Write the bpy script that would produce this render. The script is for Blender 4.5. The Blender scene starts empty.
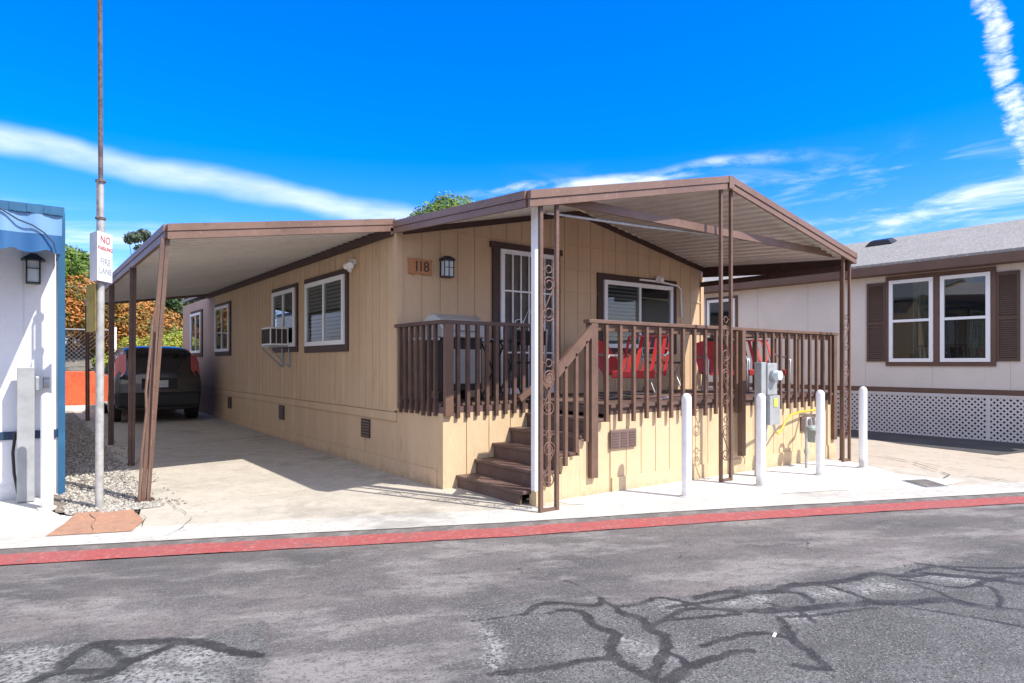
import bpy, bmesh, math, random
from mathutils import Vector, Matrix, noise
random.seed(7)
C = bpy.context.scene.collection
R = math.radians
PI = math.pi

# ------------------------------------------------------------------ materials
def _rgb(c): return (c[0], c[1], c[2], 1.0)

def mat(name, base, rough=0.7, metal=0.0, var=(), bump=None, spec=0.4, coat=0.0, coord='pos', stretch=(1, 1, 1)):
    """var: list of (scale, colour, low, high, detail); bump: (scale, strength, detail)"""
    m = bpy.data.materials.new(name); m.use_nodes = True
    nt = m.node_tree; N = nt.nodes; L = nt.links
    b = N['Principled BSDF']
    b.inputs['Roughness'].default_value = rough
    b.inputs['Metallic'].default_value = metal
    b.inputs['Specular IOR Level'].default_value = spec
    b.inputs['Coat Weight'].default_value = coat
    b.inputs['Base Color'].default_value = _rgb(base)
    if coord == 'pos':
        src = N.new('ShaderNodeNewGeometry').outputs['Position']
    else:
        src = N.new('ShaderNodeTexCoord').outputs['Object']
    mp = N.new('ShaderNodeMapping'); mp.inputs['Scale'].default_value = stretch
    L.new(src, mp.inputs['Vector'])
    col = None
    for i, v in enumerate(var):
        sc, c2, lo, hi = v[:4]; det = v[4] if len(v) > 4 else 5
        t = N.new('ShaderNodeTexNoise'); t.inputs['Scale'].default_value = sc
        t.inputs['Detail'].default_value = det; t.inputs['Roughness'].default_value = 0.62
        off = N.new('ShaderNodeVectorMath'); off.operation = 'ADD'
        off.inputs[1].default_value = (13.1 * i, 7.7 * i, 3.3 * i)
        L.new(mp.outputs[0], off.inputs[0]); L.new(off.outputs[0], t.inputs['Vector'])
        r = N.new('ShaderNodeMapRange'); r.inputs['From Min'].default_value = lo
        r.inputs['From Max'].default_value = hi; r.clamp = True
        L.new(t.outputs['Fac'], r.inputs['Value'])
        mx = N.new('ShaderNodeMix'); mx.data_type = 'RGBA'
        if col is None: mx.inputs[6].default_value = _rgb(base)
        else: L.new(col, mx.inputs[6])
        mx.inputs[7].default_value = _rgb(c2)
        L.new(r.outputs[0], mx.inputs[0])
        col = mx.outputs[2]
    if col is not None: L.new(col, b.inputs['Base Color'])
    if bump:
        t = N.new('ShaderNodeTexNoise'); t.inputs['Scale'].default_value = bump[0]
        t.inputs['Detail'].default_value = bump[2] if len(bump) > 2 else 4
        L.new(mp.outputs[0], t.inputs['Vector'])
        bp = N.new('ShaderNodeBump'); bp.inputs['Strength'].default_value = bump[1]
        bp.inputs['Distance'].default_value = 0.01
        L.new(t.outputs['Fac'], bp.inputs['Height']); L.new(bp.outputs[0], b.inputs['Normal'])
    return m

M = {}
TAN = (0.575, 0.405, 0.25)
M['siding'] = mat('siding', TAN, 0.75, var=[(0.7, (0.52, 0.36, 0.22), .42, .66), (2.4, (0.62, 0.445, 0.285), .50, .70, 8), (9, (0.60, 0.43, 0.27), .5, .75), (60, (0.50, 0.345, 0.21), .52, .75), (5, (0.42, 0.285, 0.175), .62, .74, 9)], bump=(40, .25), stretch=(1, 1, .25))
M['siding_pink'] = mat('siding_faded', (0.44, 0.31, 0.25), 0.75, var=[(0.9, (0.38, 0.25, 0.20), .45, .7), (30, (0.47, 0.34, 0.27), .5, .8)], bump=(40, .25), stretch=(1, 1, .25))
M['skirt'] = mat('skirt', (0.58, 0.425, 0.26), 0.7, var=[(1.2, (0.54, 0.40, 0.235), .42, .66), (14, (0.64, 0.49, 0.30), .5, .8), (3.0, (0.46, 0.34, 0.20), .56, .74, 8), (40, (0.50, 0.37, 0.22), .6, .75)], bump=(50, .25), stretch=(1, 1, .4))
M['groove'] = mat('groove', (0.20, 0.12, 0.06), 0.9)
M['brown'] = mat('brown_paint', (0.085, 0.048, 0.036), 0.55, var=[(6, (0.14, 0.078, 0.06), .45, .75), (50, (0.08, 0.042, 0.034), .55, .8)], bump=(30, .2))
M['rail'] = mat('rail_paint', (0.15, 0.086, 0.058), 0.5, var=[(5, (0.10, 0.057, 0.04), .45, .75), (40, (0.26, 0.16, 0.12), .6, .85)], bump=(45, .3))
M['fascia'] = mat('fascia_metal', (0.20, 0.118, 0.084), 0.45, var=[(1.5, (0.14, 0.08, 0.058), .4, .7), (25, (0.28, 0.175, 0.13), .56, .8), (8, (0.11, 0.06, 0.044), .62, .76, 8)], bump=(6, .15))
M['trim_dark'] = mat('dark_trim', (0.055, 0.028, 0.022), 0.55, var=[(8, (0.08, 0.042, 0.033), .5, .8)])
M['step'] = mat('step_paint', (0.115, 0.068, 0.056), 0.6, var=[(3, (0.17, 0.11, 0.092), .45, .75), (30, (0.085, 0.05, 0.042), .5, .8)], bump=(30, .3))
M['deckfloor'] = mat('deck_boards', (0.13, 0.075, 0.058), 0.7, var=[(4, (0.2, 0.13, 0.10), .45, .75)], bump=(30, .3))
M['white'] = mat('white_paint', (0.80, 0.80, 0.80), 0.4, var=[(4, (0.70, 0.70, 0.71), .5, .85), (40, (0.62, 0.62, 0.63), .66, .85)])
M['bollard'] = mat('bollard_paint', (0.80, 0.80, 0.82), 0.45, var=[(5, (0.66, 0.66, 0.68), .5, .8), (26, (0.42, 0.41, 0.40), .68, .8)], bump=(20, .15))
M['panroof'] = mat('pan_underside', (0.66, 0.63, 0.59), 0.45, var=[(0.8, (0.56, 0.52, 0.47), .4, .7), (7, (0.70, 0.67, 0.63), .5, .8)])
M['rooftop'] = mat('roof_top', (0.45, 0.45, 0.44), 0.6, var=[(2, (0.35, 0.35, 0.35), .4, .7)])
M['houseroof'] = mat('house_roof', (0.28, 0.28, 0.29), 0.8, var=[(2, (0.2, 0.2, 0.21), .4, .7), (40, (0.38, 0.38, 0.38), .5, .8)])
M['glass'] = None
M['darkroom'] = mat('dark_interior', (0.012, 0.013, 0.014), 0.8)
M['doorscreen'] = mat('door_screen', (0.12, 0.10, 0.088), 0.6, var=[(3, (0.07, 0.06, 0.055), .4, .6)])
M['blind'] = mat('blind_slat', (0.26, 0.255, 0.245), 0.5)
M['curtain'] = mat('curtain', (0.16, 0.15, 0.12), 0.8, var=[(12, (0.08, 0.075, 0.06), .4, .6)], stretch=(1, 4, .3))
M['shutter'] = mat('shutter', (0.085, 0.05, 0.035), 0.55, var=[(20, (0.11, 0.066, 0.048), .5, .8)])
M['nb_wall'] = mat('neighbour_siding', (0.64, 0.585, 0.53), 0.8, var=[(1.0, (0.57, 0.52, 0.47), .4, .7), (45, (0.69, 0.63, 0.575), .5, .75)], bump=(70, .35))
M['nb_groove'] = mat('neighbour_groove', (0.33, 0.29, 0.27), 0.9)
M['nb_fascia'] = mat('neighbour_fascia', (0.115, 0.065, 0.045), 0.6, var=[(3, (0.14, 0.08, 0.058), .4, .7)])
M['lattice'] = mat('lattice_white', (0.62, 0.585, 0.57), 0.7, var=[(5, (0.52, 0.49, 0.47), .5, .8)])
M['shingle'] = mat('shingles', (0.26, 0.245, 0.225), 0.9, var=[(1.4, (0.22, 0.21, 0.19), .4, .7), (22, (0.40, 0.375, 0.345), .5, .64, 4), (40, (0.15, 0.14, 0.13), .55, .7)], bump=(40, .6))
M['lt_wall'] = mat('white_siding', (0.74, 0.75, 0.78), 0.65, var=[(1.5, (0.68, 0.69, 0.72), .45, .75), (30, (0.78, 0.79, 0.82), .5, .8)], bump=(40, .15))
M['lt_groove'] = mat('white_siding_groove', (0.42, 0.44, 0.48), 0.8)
M['blue'] = mat('blue_trim', (0.02, 0.10, 0.20), 0.5, var=[(5, (0.035, 0.14, 0.26), .5, .8)])
M['navy'] = mat('navy_trim', (0.02, 0.045, 0.095), 0.55)
M['awn_pale'] = mat('awning_pale', (0.15, 0.30, 0.50), 0.6, var=[(7, (0.20, 0.37, 0.58), .5, .8)], stretch=(1, 1, .1))
M['awn_blue'] = mat('awning_blue', (0.02, 0.10, 0.25), 0.6, var=[(7, (0.035, 0.15, 0.33), .5, .8)], stretch=(1, 1, .1))
M['galv'] = mat('galvanised', (0.40, 0.42, 0.43), 0.42, 0.5, var=[(12, (0.30, 0.32, 0.33), .4, .7), (3, (0.46, 0.47, 0.47), .5, .8)])
M['meterbox'] = mat('meter_box', (0.36, 0.37, 0.37), 0.45, 0.15, var=[(8, (0.28, 0.29, 0.29), .45, .75)])
M['rustpole'] = mat('rusty_pole', (0.16, 0.12, 0.11), 0.7, 0.1, var=[(14, (0.09, 0.06, 0.052), .42, .6), (50, (0.33, 0.27, 0.25), .6, .8)])
M['palepole'] = mat('pale_pole', (0.42, 0.41, 0.385), 0.55, 0.1, var=[(9, (0.26, 0.255, 0.25), .45, .7), (30, (0.30, 0.17, 0.12), .66, .78)])
M['sign'] = mat('sign_face', (0.78, 0.79, 0.82), 0.35, var=[(9, (0.66, 0.66, 0.69), .5, .8)])
M['sign_red'] = mat('sign_red', (0.55, 0.12, 0.11), 0.5)
M['sign_grey'] = mat('sign_grey', (0.35, 0.38, 0.40), 0.5)
M['sign_yellow'] = mat('sign_yellow', (0.34, 0.26, 0.05), 0.5, var=[(14, (0.18, 0.13, 0.04), .5, .7)])
M['black'] = mat('black_metal', (0.02, 0.02, 0.021), 0.4)
M['iron'] = mat('scroll_iron', (0.16, 0.085, 0.065), 0.5, var=[(30, (0.10, 0.05, 0.04), .5, .8)])
M['red'] = mat('red_metal', (0.46, 0.03, 0.03), 0.4, var=[(6, (0.34, 0.02, 0.022), .45, .7, 7), (30, (0.52, 0.09, 0.08), .6, .75)], coat=.3)
M['chrome'] = mat('tube_metal', (0.55, 0.55, 0.56), 0.3, 0.7)
M['plaque'] = mat('plaque_wood', (0.45, 0.20, 0.085), 0.55, var=[(18, (0.33, 0.14, 0.06), .45, .7)], stretch=(1, 1, 6))
M['lampglass'] = mat('lamp_glass', (0.55, 0.62, 0.66), 0.2)
M['grille'] = mat('vent_grille', (0.17, 0.11, 0.092), 0.6)
M['ventdark'] = mat('vent_dark', (0.045, 0.035, 0.028), 0.7)
M['yellow'] = mat('yellow_pipe', (0.60, 0.43, 0.03), 0.45)
M['gasgrey'] = mat('gas_meter_paint', (0.28, 0.31, 0.30), 0.5, 0.1, var=[(20, (0.2, 0.22, 0.21), .5, .7)])
M['label_y'] = mat('label_yellow', (0.55, 0.60, 0.08), 0.5)
M['cover'] = mat('grill_hood', (0.52, 0.53, 0.54), 0.35, 0.6)
M['carpaint'] = mat('car_paint', (0.035, 0.035, 0.040), 0.22, 0.3, coat=1.0)
M['cartrim'] = mat('car_trim', (0.02, 0.02, 0.02), 0.55)
M['carglass'] = mat('car_glass', (0.006, 0.007, 0.008), 0.06, spec=.8)
M['tail'] = mat('tail_lamp', (0.60, 0.13, 0.14), 0.15, coat=1.0)
M['tyre'] = mat('tyre', (0.018, 0.018, 0.018), 0.8)
M['rim'] = mat('rim', (0.35, 0.35, 0.36), 0.3, 0.8)
M['plate'] = mat('plate', (0.60, 0.61, 0.62), 0.4, var=[(45, (0.25, 0.27, 0.35), .5, .62)])
M['orange'] = mat('orange_panel', (0.60, 0.115, 0.04), 0.7, var=[(3, (0.45, 0.075, 0.03), .45, .7), (18, (0.70, 0.2, 0.08), .55, .8)], bump=(12, .5))
M['wire'] = mat('fence_wire', (0.22, 0.225, 0.225), 0.5, 0.4)
M['trunk'] = mat('bark', (0.12, 0.085, 0.06), 0.9, var=[(12, (0.07, 0.05, 0.035), .4, .7)], bump=(15, .8), stretch=(1, 1, .3))
def leafmat(name, c1, c2, c3, sc=1.6):
    m = mat(name, c1, 0.6, var=[(sc, c2, .45, .6, 3), (sc * 5, c3, .52, .68, 2)])
    b = m.node_tree.nodes['Principled BSDF']
    b.inputs['Subsurface Weight'].default_value = 0.0
    return m
M['leaf_green'] = leafmat('leaf_green', (0.055, 0.12, 0.022), (0.09, 0.17, 0.03), (0.14, 0.21, 0.04))
M['leaf_dark'] = leafmat('leaf_dark', (0.028, 0.06, 0.02), (0.045, 0.085, 0.025), (0.07, 0.11, 0.03))
M['leaf_orange'] = leafmat('leaf_orange', (0.46, 0.17, 0.035), (0.10, 0.14, 0.03), (0.40, 0.24, 0.05), 1.9)
M['leaf_yellow'] = leafmat('leaf_yellow', (0.34, 0.36, 0.05), (0.20, 0.28, 0.04), (0.45, 0.35, 0.06), 1.3)
M['leaf_bright'] = leafmat('leaf_bright', (0.12, 0.20, 0.03), (0.20, 0.28, 0.04), (0.06, 0.11, 0.02))
M['leaf_grey'] = leafmat('leaf_grey', (0.07, 0.10, 0.06), (0.10, 0.13, 0.08), (0.05, 0.07, 0.045))

def glass_mat(name, tint=(0.75, 0.8, 0.8), gl=0.35):
    m = bpy.data.materials.new(name); m.use_nodes = True
    nt = m.node_tree; N = nt.nodes; L = nt.links; N.remove(N['Principled BSDF'])
    tr = N.new('ShaderNodeBsdfTransparent'); tr.inputs[0].default_value = _rgb(tint)
    g = N.new('ShaderNodeBsdfGlossy'); g.inputs['Roughness'].default_value = 0.02
    fr = N.new('ShaderNodeLayerWeight'); fr.inputs[0].default_value = .5
    pw = N.new('ShaderNodeMath'); pw.operation = 'POWER'; L.new(fr.outputs['Facing'], pw.inputs[0]); pw.inputs[1].default_value = 4.5
    ad = N.new('ShaderNodeMath'); ad.operation = 'MULTIPLY_ADD'; ad.inputs[1].default_value = .85; ad.inputs[2].default_value = .06; ad.use_clamp = True
    L.new(pw.outputs[0], ad.inputs[0])
    mx = N.new('ShaderNodeMixShader'); L.new(ad.outputs[0], mx.inputs[0]); L.new(tr.outputs[0], mx.inputs[1]); L.new(g.outputs[0], mx.inputs[2])
    L.new(mx.outputs[0], N['Material Output'].inputs[0])
    return m
M['glass'] = glass_mat('window_glass')

def concrete(name, base, dark, light, speck=(0.22, 0.2, 0.17), stain=.62, sp=.66):
    return mat(name, base, 0.85, var=[(0.55, dark, .45, .75), (3.5, light, .45, .8), (1.1, tuple(x * .58 for x in base), stain + .02, .74, 9), (38, speck, sp - .03, .72, 4), (14, tuple(x * .66 for x in base), .55, .74, 8), (5, tuple(min(.8, x * 1.12) for x in base), .5, .7, 8)], bump=(60, .5, 6), spec=.25)
M['drive'] = concrete('driveway_concrete', (0.45, 0.405, 0.335), (0.36, 0.325, 0.27), (0.52, 0.475, 0.40), stain=.52)
M['walk'] = concrete('walk_concrete', (0.60, 0.58, 0.54), (0.53, 0.51, 0.475), (0.64, 0.62, 0.58), sp=.72, stain=.64)
M['apron'] = concrete('apron_concrete', (0.48, 0.455, 0.41), (0.39, 0.37, 0.33), (0.54, 0.515, 0.47), stain=.52)
M['warmcon'] = concrete('warm_concrete', (0.43, 0.36, 0.28), (0.47, 0.41, 0.33), (0.47, 0.41, 0.33))
M['terracotta'] = mat('terracotta_slab', (0.40, 0.215, 0.135), 0.8, var=[(7, (0.30, 0.17, 0.115), .45, .7), (25, (0.56, 0.32, 0.2), .55, .8)], bump=(30, .4))
M['dirt'] = mat('dirt', (0.22, 0.18, 0.14), 0.95, var=[(1.5, (0.15, 0.125, 0.095), .4, .7), (20, (0.32, 0.27, 0.21), .5, .75)], bump=(18, .8))
M['pebble'] = mat('pebble', (0.38, 0.35, 0.30), 0.8, var=[(22, (0.20, 0.18, 0.16), .42, .6, 2), (35, (0.55, 0.52, 0.46), .5, .68, 2)])
M['rubble'] = mat('rubble', (0.20, 0.18, 0.155), 0.95, var=[(3, (0.13, 0.115, 0.10), .4, .65), (14, (0.30, 0.275, 0.24), .5, .7)], bump=(6, 1.0, 8))
M['curbred'] = mat('curb_red_paint', (0.34, 0.075, 0.07), 0.78, var=[(3, (0.30, 0.095, 0.088), .4, .66, 8), (28, (0.43, 0.18, 0.16), .52, .72, 6), (7, (0.16, 0.11, 0.10), .60, .68, 9), (60, (0.20, 0.10, 0.09), .58, .7)], bump=(50, .5), spec=.3)
M['gutter'] = mat('gutter_asphalt', (0.13, 0.115, 0.105), 0.85, var=[(6, (0.24, 0.21, 0.19), .45, .7), (60, (0.07, 0.065, 0.06), .55, .75)], bump=(50, .7))

def asphalt():
    m = bpy.data.materials.new('asphalt'); m.use_nodes = True
    nt = m.node_tree; N = nt.nodes; L = nt.links; b = N['Principled BSDF']; b.inputs['Specular IOR Level'].default_value = .3
    pos = N.new('ShaderNodeNewGeometry').outputs['Position']
    cnt = [0]
    def noi(scale, det=4, stretch=(1, 1, 1), rot=0.0, rough=.62):
        cnt[0] += 1
        m0 = N.new('ShaderNodeMapping'); m0.inputs['Rotation'].default_value = (0, 0, rot); L.new(pos, m0.inputs[0])
        mp = N.new('ShaderNodeMapping'); mp.inputs['Scale'].default_value = stretch; mp.inputs['Location'].default_value = (7.3 * cnt[0], 3.1 * cnt[0], 0)
        L.new(m0.outputs[0], mp.inputs[0]); t = N.new('ShaderNodeTexNoise'); t.inputs['Scale'].default_value = scale; t.inputs['Detail'].default_value = det; t.inputs['Roughness'].default_value = rough
        L.new(mp.outputs[0], t.inputs['Vector']); return t.outputs['Fac']
    def ramp(x, a, b_):
        n = N.new('ShaderNodeMapRange'); n.inputs['From Min'].default_value = a; n.inputs['From Max'].default_value = b_; n.clamp = True; L.new(x, n.inputs['Value']); return n.outputs[0]
    def mix(f, a, b_):
        n = N.new('ShaderNodeMix'); n.data_type = 'RGBA'; L.new(f, n.inputs[0])
        for k, v in ((6, a), (7, b_)):
            if isinstance(v, tuple): n.inputs[k].default_value = _rgb(v)
            else: L.new(v, n.inputs[k])
        return n.outputs[2]
    def mth(op, a, b_):
        n = N.new('ShaderNodeMath'); n.operation = op
        for k, v in enumerate((a, b_)):
            if isinstance(v, (int, float)): n.inputs[k].default_value = v
            else: L.new(v, n.inputs[k])
        return n.outputs[0]
    def attr(nm):
        n = N.new('ShaderNodeAttribute'); n.attribute_name = nm; return mth('SUBTRACT', n.outputs['Fac'], 1.0)
    rr = .42   # along the road
    base = mix(ramp(noi(.6, 6, (1, 2.4, 1), rr), .40, .62), (0.118, 0.106, 0.100), (0.178, 0.155, 0.145))
    base = mix(ramp(noi(.9, 8, (1, 2.0, 1), rr), .50, .62), base, (0.088, 0.082, 0.080))
    base = mix(mth('MULTIPLY', ramp(noi(1.0, 9, (1, 2.4, 1), rr, .68), .50, .60), .9), base, (0.25, 0.228, 0.21))
    base = mix(mth('MULTIPLY', ramp(noi(.55, 8, (1, 1.5, 1), rr, .6), .54, .60), .55), base, (0.075, 0.071, 0.07))
    base = mix(mth('MULTIPLY', ramp(noi(9, 8, (1, 1.8, 1), rr), .50, .70), .7), base, (0.082, 0.076, 0.074))
    base = mix(mth('MULTIPLY', ramp(noi(60, 4), .52, .66), .8), base, (0.07, 0.066, 0.064))
    base = mix(mth('MULTIPLY', ramp(noi(95, 4), .55, .68), .8), base, (0.27, 0.255, 0.24))
    worn = mix(ramp(noi(1.8, 7), .42, .62), (0.098, 0.095, 0.091), (0.155, 0.15, 0.145))
    worn = mix(ramp(noi(75, 5, rough=.75), .48, .60), worn, (0.045, 0.043, 0.042))
    worn = mix(mth('MULTIPLY', ramp(noi(100, 5, rough=.75), .53, .66), .9), worn, (0.33, 0.32, 0.305))
    worn = mix(mth('MULTIPLY', ramp(noi(2.4, 8, (1, 2.2, 1), rr, .7), .52, .66), .7), worn, (0.085, 0.081, 0.079))
    chk = mix(ramp(noi(5, 7), .40, .62), (0.34, 0.33, 0.315), (0.18, 0.175, 0.17))
    chk = mix(ramp(noi(50, 4), .48, .62), chk, (0.055, 0.053, 0.05))
    sl = mix(ramp(noi(7, 6), .45, .7), (0.036, 0.034, 0.034), (0.078, 0.074, 0.073))
    sl = mix(ramp(noi(90, 3), .60, .72), sl, (0.15, 0.145, 0.14))
    nb_ = mth('MULTIPLY', mth('SUBTRACT', noi(5, 8, rough=.7), .5), .34)
    nf = mth('MULTIPLY', mth('SUBTRACT', noi(40, 4), .5), .30)
    fw = ramp(mth('ADD', mth('ADD', attr('worn'), nb_), nf), -.012, .03)
    fc = ramp(mth('ADD', mth('ADD', attr('chalk'), mth('MULTIPLY', nb_, .8)), nf), -.02, .06)
    ns = mth('ADD', mth('MULTIPLY', mth('SUBTRACT', noi(18, 7, rough=.7), .5), .085), .0)
    fs_ = ramp(mth('ADD', attr('seal'), ns), -.004, .007)
    col = mix(fw, base, worn); col = mix(mth('MULTIPLY', fc, fw), col, chk)
    fade = mth('MULTIPLY', fs_, ramp(noi(3.5, 6), .28, .42)); col = mix(fade, col, sl)
    L.new(col, b.inputs['Base Color'])
    ro = N.new('ShaderNodeMapRange'); L.new(fade, ro.inputs['Value']); ro.inputs['To Min'].default_value = .86; ro.inputs['To Max'].default_value = .6; L.new(ro.outputs[0], b.inputs['Roughness'])
    h = mth('ADD', noi(150, 3), mth('MULTIPLY', mth('MULTIPLY', noi(70, 4), fw), 3.0))
    bp = N.new('ShaderNodeBump'); bp.inputs['Strength'].default_value = .6; bp.inputs['Distance'].default_value = .006; L.new(h, bp.inputs['Height']); L.new(bp.outputs[0], b.inputs['Normal'])
    return m
M['asphalt'] = asphalt()
M['shaded_asphalt'] = mat('shadow_dark_asphalt', (0.06, 0.057, 0.056), 0.75, var=[(1.5, (0.09, 0.085, 0.08), .45, .65, 8), (60, (0.13, 0.125, 0.12), .6, .72, 4)], bump=(90, .4))  # asphalt with the neighbour roof's shade put into its colour
M['hair'] = mat('fine_crack', (0.05, 0.045, 0.04), 0.9)

def grime(m, z0, z1, colr, amt=.7):
    nt = m.node_tree; N = nt.nodes; L = nt.links; b = N['Principled BSDF']
    old = b.inputs['Base Color'].links[0].from_socket
    g = N.new('ShaderNodeNewGeometry'); sp = N.new('ShaderNodeSeparateXYZ'); L.new(g.outputs['Position'], sp.inputs[0])
    t = N.new('ShaderNodeTexNoise'); t.inputs['Scale'].default_value = 7; t.inputs['Detail'].default_value = 8; t.inputs['Roughness'].default_value = .7; L.new(g.outputs['Position'], t.inputs['Vector'])
    a = N.new('ShaderNodeMath'); a.operation = 'MULTIPLY_ADD'; L.new(t.outputs['Fac'], a.inputs[0]); a.inputs[1].default_value = .5; L.new(sp.outputs['Z'], a.inputs[2])
    r = N.new('ShaderNodeMapRange'); r.inputs['From Min'].default_value = z0 + .25; r.inputs['From Max'].default_value = z1 + .25; r.inputs['To Min'].default_value = amt; r.inputs['To Max'].default_value = 0; L.new(a.outputs[0], r.inputs['Value'])
    mx = N.new('ShaderNodeMix'); mx.data_type = 'RGBA'; L.new(r.outputs[0], mx.inputs[0]); L.new(old, mx.inputs[6]); mx.inputs[7].default_value = _rgb(colr); L.new(mx.outputs[2], b.inputs['Base Color'])
grime(M['skirt'], -.05, .10, (0.30, 0.23, 0.15), .6)
grime(M['bollard'], .0, .14, (0.36, 0.33, 0.29), .75)
grime(M['siding'], -.02, .12, (0.28, 0.20, 0.13), .6)
grime(M['lt_wall'], .0, .16, (0.42, 0.40, 0.38), .6)

# ------------------------------------------------------------------ mesh builder
class MB:
    def __init__(s): s.v = []; s.f = []; s.smooth = set()
    def add(s, vs, fs, smooth=False):
        o = len(s.v); s.v += [tuple(p) for p in vs]
        for f in fs:
            if smooth: s.smooth.add(len(s.f))
            s.f.append(tuple(i + o for i in f))
        return s
    def box(s, x0, x1, y0, y1, z0, z1):
        return s.add([(x0, y0, z0), (x1, y0, z0), (x1, y1, z0), (x0, y1, z0), (x0, y0, z1), (x1, y0, z1), (x1, y1, z1), (x0, y1, z1)],
                     [(0, 3, 2, 1), (4, 5, 6, 7), (0, 1, 5, 4), (1, 2, 6, 5), (2, 3, 7, 6), (3, 0, 4, 7)])
    def hexa(s, a):
        return s.add(a, [(0, 3, 2, 1), (4, 5, 6, 7), (0, 1, 5, 4), (1, 2, 6, 5), (2, 3, 7, 6), (3, 0, 4, 7)])
    def beam(s, A, B, z0, z1, t, side=0.0):
        """vertical-sided beam from A to B (3d), occupying z+z0..z+z1, thickness t (side shifts it sideways)"""
        A = Vector(A); B = Vector(B); d = (B - A); d.z = 0; d.normalize(); n = Vector((-d.y, d.x, 0))
        a = n * (side - t / 2); b = n * (side + t / 2); Z0 = Vector((0, 0, z0)); Z1 = Vector((0, 0, z1))
        return s.hexa([A + a + Z0, B + a + Z0, B + b + Z0, A + b + Z0, A + a + Z1, B + a + Z1, B + b + Z1, A + b + Z1])
    def bar(s, A, B, w, h=None, up=(0, 0, 1)):
        A = Vector(A); B = Vector(B); h = h or w; d = (B - A).normalized(); u = Vector(up)
        if abs(d.dot(u)) > .95: u = Vector((1, 0, 0))
        n = d.cross(u).normalized(); u = n.cross(d)
        n = n * w / 2; u = u * h / 2
        return s.hexa([A - n - u, A + n - u, A + n + u, A - n + u, B - n - u, B + n - u, B + n + u, B - n + u])
    def tube(s, pts, r, seg=8, closed=False, caps=True):
        P = [Vector(p) for p in pts]; n = len(P); rr = r if isinstance(r, (list, tuple)) else [r] * n
        rings = []; prev = None
        for i, p in enumerate(P):
            if closed: t = (P[(i + 1) % n] - P[i - 1])
            elif i == 0: t = P[1] - P[0]
            elif i == n - 1: t = P[-1] - P[-2]
            else: t = P[i + 1] - P[i - 1]
            t.normalize()
            if prev is None:
                a = Vector((0, 0, 1)) if abs(t.z) < .9 else Vector((1, 0, 0))
                prev = t.cross(a).normalized()
            u = (prev - t * prev.dot(t)).normalized(); w = t.cross(u); prev = u
            rings.append([p + (u * math.cos(2 * PI * k / seg) + w * math.sin(2 * PI * k / seg)) * rr[i] for k in range(seg)])
        vs = [v for ring in rings for v in ring]; fs = []
        for i in range(n if closed else n - 1):
            j = (i + 1) % n
            for k in range(seg):
                k2 = (k + 1) % seg
                fs.append((i * seg + k, i * seg + k2, j * seg + k2, j * seg + k))
        s.add(vs, fs, True)
        if caps and not closed:
            s.add(rings[0], [tuple(range(seg))[::-1]]); s.add(rings[-1], [tuple(range(seg))])
        return s
    def cyl(s, x, y, z0, z1, r, seg=20, r2=None):
        return s.tube([(x, y, z0), (x, y, z1)], [r, r if r2 is None else r2], seg)
    def dome(s, c, r, axis='z', seg=16, rings=5, flat=1.0):
        c = Vector(c); vs = []; fs = []
        def tr(a, b, h):
            return c + (Vector((a, b, h)) if axis == 'z' else Vector((a, -h, b)) if axis == '-y' else Vector((-h, a, b)))
        for i in range(rings):
            th = (PI / 2) * i / rings
            for k in range(seg):
                ph = 2 * PI * k / seg
                vs.append(tr(r * math.cos(th) * math.cos(ph), r * math.cos(th) * math.sin(ph), r * flat * math.sin(th)))
        vs.append(tr(0, 0, r * flat)); top = len(vs) - 1
        for i in range(rings - 1):
            for k in range(seg):
                k2 = (k + 1) % seg; fs.append((i * seg + k, i * seg + k2, (i + 1) * seg + k2, (i + 1) * seg + k))
        for k in range(seg): fs.append(((rings - 1) * seg + k, (rings - 1) * seg + (k + 1) % seg, top))
        return s.add(vs, fs, True)
    def prism(s, poly, axis, a, b):
        """poly: 2d points; axis 'x': (y,z) extruded along x a..b; 'y': (x,z); 'z': (x,y)"""
        def p3(p, t):
            return (t, p[0], p[1]) if axis == 'x' else (p[0], t, p[1]) if axis == 'y' else (p[0], p[1], t)
        n = len(poly); vs = [p3(p, a) for p in poly] + [p3(p, b) for p in poly]
        fs = [tuple(range(n))[::-1], tuple(range(n, 2 * n))] + [(i, (i + 1) % n, n + (i + 1) % n, n + i) for i in range(n)]
        return s.add(vs, fs)

ROOT = {}
def obj(name, mb, m, parent=None, local=False, bevel=0.0, label=None):
    me = bpy.data.meshes.new(name)
    off = Vector((0, 0, 0))
    if parent is not None and not local: off = ROOT.get(parent.name, Vector((0, 0, 0)))
    me.from_pydata([tuple(Vector(v) - off) for v in mb.v], [], mb.f)
    for i in mb.smooth: me.polygons[i].use_smooth = True
    bm = bmesh.new(); bm.from_mesh(me); bmesh.ops.recalc_face_normals(bm, faces=bm.faces); bm.to_mesh(me); bm.free()
    me.materials.append(m)
    o = bpy.data.objects.new(name, me); C.objects.link(o)
    if parent is not None:
        o.parent = parent; ROOT[o.name] = Vector((0, 0, 0)) if local else off
    if bevel:
        bv = o.modifiers.new('bevel', 'BEVEL'); bv.width = bevel; bv.segments = 2; bv.limit_method = 'ANGLE'
    if label: o['label'] = label
    return o
def tag(o, label, cat, group=None):
    o['label'] = label; o['category'] = cat
    if group: o['group'] = group
    return o
def thing(name, label, cat, loc=(0, 0, 0), rz=0.0, group=None):
    o = bpy.data.objects.new(name, None); C.objects.link(o); o.location = loc; o.rotation_euler = (0, 0, rz)
    o.empty_display_size = .1
    ROOT[o.name] = Vector(loc)
    return tag(o, label, cat, group)
def struct(name, mb, m):
    o = obj(name, mb, m); o['kind'] = 'structure'; return o
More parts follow.
